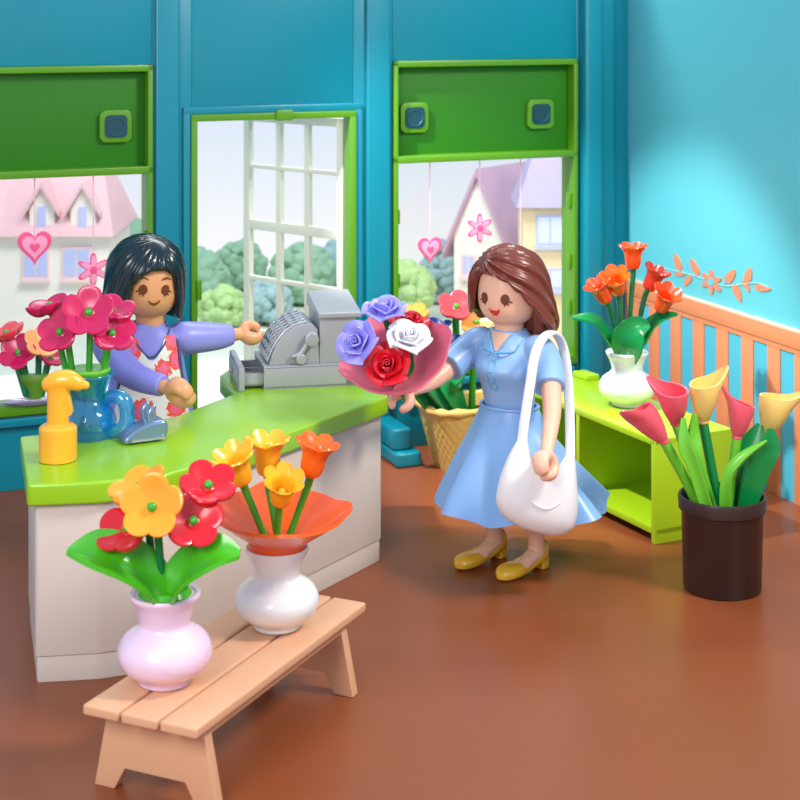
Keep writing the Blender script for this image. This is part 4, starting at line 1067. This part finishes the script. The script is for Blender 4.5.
# ---- florist
fl = V((-1.25, 8.2, 0)); fy = radians(16)
fig = thing('toy_woman', 'toy florist with black bob hair, lavender top and flower-print apron behind the counter', 'toy figure', fl, fy)
Li = (Matrix.Translation(fl) @ Matrix.Rotation(fy, 4, 'Z')).inverted()
HC = V((.0, -.02, 1.402)); HM = Matrix.Translation(HC) @ Matrix.Rotation(radians(3), 4, 'Z') @ Matrix.Rotation(radians(4), 4, 'X') @ Matrix.Rotation(radians(4), 4, 'Y') @ Matrix.Translation(-HC)
hR = loc(176, 391, 7.78); hL = loc(247, 333, 8.42)
shR = V((-.195, 0, 1.10)); shL = V((.195, 0, 1.12)); elR = shR.lerp(hR, .5)+V((-.05, 0, -.03)); elL = shL.lerp(hL, .5)+V((.0, 0, -.01))
body = B(); t_ = B(); head_mesh(t_, HC); bmesh.ops.transform(t_, matrix=HM, verts=t_.verts); merge(body, t_)
tube(body, [(0, 0, .8), (.01, -.01, 1.3)], [.07, .075], 20)
loft(body, [(.50, .13, .10, 0, 0), (.80, .14, .10, 0, 0), (1.0, .14, .10, 0, 0), (1.12, .13, .08, 0, 0), (1.17, .08, .07, 0, 0)], 24)
for s_, e_, h_ in ((shR, elR, hR), (shL, elL, hL)):
    wr = h_-(h_-e_).normalized()*.05; tube(body, [V((s_.x*.5, 0, 1.08)), s_, e_, wr], [.05, .055, .044, .032], 18)
for sx_ in (-1, 1):
    tube(body, [(sx_*.1, 0.0, .65), (sx_*.11, .0, .35), (sx_*.11, .0, .06)], [.085, .07, .055], 18)
fdR = (hR-elR).normalized(); fdL = (hL-elL).normalized()
arc_hand(body, hR-fdR*.03, fdR, Li.to_3x3() @ V((.75, .45, .55)), R=.052, th=.034, wide=1.45, open_=40)
arc_hand(body, hL-fdL*.03, fdL, Li.to_3x3() @ V((.2, -.6, .7)), R=.044, th=.030, wide=1.35, open_=70)
obj('body', body, skinB, fig, voxel=.0065, smoothit=3)
b = B(); loft(b, [(.42, .29, .22, 0, 0), (.55, .25, .185, 0, 0), (.80, .215, .155, 0, 0), (.95, .185, .135, 0, 0), (1.05, .172, .12, 0, 0), (1.12, .155, .10, 0, 0), (1.175, .105, .085, 0, 0), (1.205, .088, .08, 0, 0)], 40)
for s_, e_, h_ in ((shR, elR, hR), (shL, elL, hL)):
    dd = (h_-e_).normalized(); tube(b, [V((s_.x*.35, 0, 1.06)), V((s_.x*.8, 0, 1.115)), s_+V((0, 0, -.01)), e_, h_-dd*.085], [.06, .075, .082, .068, .052], 22, round_ends=False)
obj('lavender_top', b, lav, fig, voxel=.0065, smoothit=5)
# apron bib: curved panel over the front
def fr2(x_, z, off): 
    tab = [(.42, .22), (.55, .185), (.80, .155), (.95, .135), (1.05, .12), (1.12, .10), (1.175, .085)]; tx = [(.42, .29), (.55, .25), (.80, .215), (.95, .185), (1.05, .172), (1.12, .155), (1.175, .105)]
    ry_, rx_ = interp(tab, z)+off, interp(tx, z)+off; return V((x_, -ry_*sqrt(max(.02, 1-(min(.98, abs(x_)/rx_))**2)), z))
b = B(); rows = []
for i in range(30):
    t = i/29; z = lerp(.45, 1.145, t)
    hw_ = interp([(.45, .23), (.60, .215), (.75, .19), (.84, .17), (.93, .150), (1.0, .145), (1.08, .150), (1.145, .125)], z)
    rows.append([fr2(hw_*q, z, .010) for q in (2*k/24-1 for k in range(25))])
# scooped neck: lower the middle of the top rows
for i in range(22, 30):
    for k in range(25):
        q = abs(2*k/24-1); p = rows[i][k]; k2 = (i-21)/8; dz = k2*.11*max(0, 1-(q/.55)**2)
        if dz > 0: rows[i][k] = fr2(p.x, p.z-dz, .010)
sheet(b, rows, .010); obj('apron', b, apron, fig)
b = B()
tube(b, [fr2(-.125, 1.150, .012), fr2(-.135, 1.10, .014), fr2(-.142, 1.04, .014), fr2(-.150, .97, .012), fr2(-.16, .90, .01)], .008, 8)
obj('apron_edge', b, bluegrey, fig, label='dark blue edge of the apron'); b = B()
tube(b, [fr2(.125, 1.150, .012), fr2(.135, 1.10, .014), fr2(.142, 1.04, .014), fr2(.150, .97, .012), fr2(.16, .90, .01)], .008, 8)
obj('apron_edge', b, bluegrey, fig, label='dark blue edge of the apron')
b = B(); tube(b, [fr2(-.095, 1.165, .006), fr2(-.07, 1.115, .006), fr2(-.03, 1.065, .006), fr2(0, 1.052, .006), fr2(.03, 1.065, .006), fr2(.07, 1.115, .006), fr2(.095, 1.165, .006)], .006, 8); obj('neckline_edge', b, bluegrey, fig, label='dark blue piping at the neckline')
for s in (-1, 1):
    e_ = patch('eye', HC, oval(s*.056, -.005, .022, .025), eye, fig, M=HM)
    lash(HC, s*.056, -.005, s, eye, fig, HM)
    strokepatch('eyebrow', HC, [(s*.032, .044), (s*.058, .053), (s*.086, .044)], .0045, eye, fig, HM)
strokepatch('mouth', HC, [(-.026, -.058), (-.012, -.072), (.004, -.076), (.02, -.070), (.032, -.056)], .006, smile, fig, HM)
b = B(); ball(b, HM @ (HC+V((.152, -.01, -.065))), .016); obj('earring', b, whrose, fig, label='white earring')
def edgeB(az):
    d = math.degrees(az)
    return interp([(-180, -.22), (-110, -.215), (-70, -.20), (-48, -.18), (-38, -.10), (-28, .01), (-16, .060), (0, .084), (20, .086), (36, .06), (46, -.03), (56, -.18), (75, -.21), (110, -.215), (180, -.22)], d)
hair(HC, edgeB, (.10, -.35, .93), 20, .0038, hairB, fig, HM, extra=lambda p, az: p+V((-.018, .01, .012)), rx=.198, ry=.198, rz=.19, cz=.035, flare=.03, ridgefn=lambda psi, dist: .7*sin(26*psi+.6*sin(2*dist))+.5*sin(43*psi))

# ------------------------------------------------------------- camera, light, world
cam = bpy.data.cameras.new('camera'); co = link(bpy.data.objects.new('camera', cam)); co.location = (0, 0, H); co.rotation_euler = (pi/2, 0, 0)
cam.sensor_width = 36; cam.lens = F/800*36; cam.shift_y = -.5; cam.clip_end = 200
cam.dof.use_dof = True; cam.dof.focus_distance = 7.6; cam.dof.aperture_fstop = 3.0
SC.camera = co
def area(name, loc_, target, size, power, color=(1, 1, 1), sy=None):
    l = bpy.data.lights.new(name, 'AREA'); l.energy = power; l.color = color; l.size = size
    if sy: l.shape = 'RECTANGLE'; l.size_y = sy
    o = link(bpy.data.objects.new(name, l)); o.location = loc_; o.rotation_euler = (V(target)-V(loc_)).to_track_quat('-Z', 'Y').to_euler(); return o
area('key_softbox', (4.0, 5.4, 5.6), (.1, 8., .4), 1.3, 390, (1, .94, .86))
area('fill_softbox', (-2.4, 1.6, 3.7), (-.2, 8, .5), 2.2, 225, (1, .97, .94))
area('outdoor_fill', (-.5, 11.4, 6.0), (-.5, 15.2, .3), 4.5, 420, (1, .99, .98), 1.5)  # added lamp above the back wall, brightens the houses and trees outside
sl = bpy.data.lights.new('added_wall_spot', 'SPOT'); sl.energy = 1250; sl.spot_size = radians(40); sl.spot_blend = .5; sl.shadow_soft_size = .08; sl.color = (1, .98, .95)  # added spot lamp that makes the lit patch on the right wall
so = link(bpy.data.objects.new('added_wall_spot', sl)); so.location = (-1.5, 8.5, 4.5); so.rotation_euler = V((.526, .284, -.800)).to_track_quat('-Z', 'Y').to_euler()
w = bpy.data.worlds.new('sky'); SC.world = w; w.use_nodes = True; nt = w.node_tree; bg = nt.nodes['Background']
tc = nt.nodes.new('ShaderNodeTexCoord'); sx = nt.nodes.new('ShaderNodeSeparateXYZ'); cr = nt.nodes.new('ShaderNodeValToRGB'); mr = nt.nodes.new('ShaderNodeMapRange')
mr.inputs['From Min'].default_value = -.2; mr.inputs['From Max'].default_value = .8
nt.links.new(tc.outputs['Generated'], sx.inputs[0]); nt.links.new(sx.outputs['Z'], mr.inputs['Value']); nt.links.new(mr.outputs[0], cr.inputs[0])
e = cr.color_ramp; e.elements[0].position = .04; e.elements[0].color = (1, 1, 1, 1); e.elements[1].position = .14; e.elements[1].color = srgb(220, 232, 250)
k = e.elements.new(.8); k.color = srgb(190, 215, 245)
nt.links.new(cr.outputs[0], bg.inputs['Color']); bg.inputs['Strength'].default_value = 1.0
vs = SC.view_settings; vs.view_transform = 'Standard'; vs.look = 'None'; vs.exposure = 0; vs.gamma = 1; vs.use_curve_mapping = False
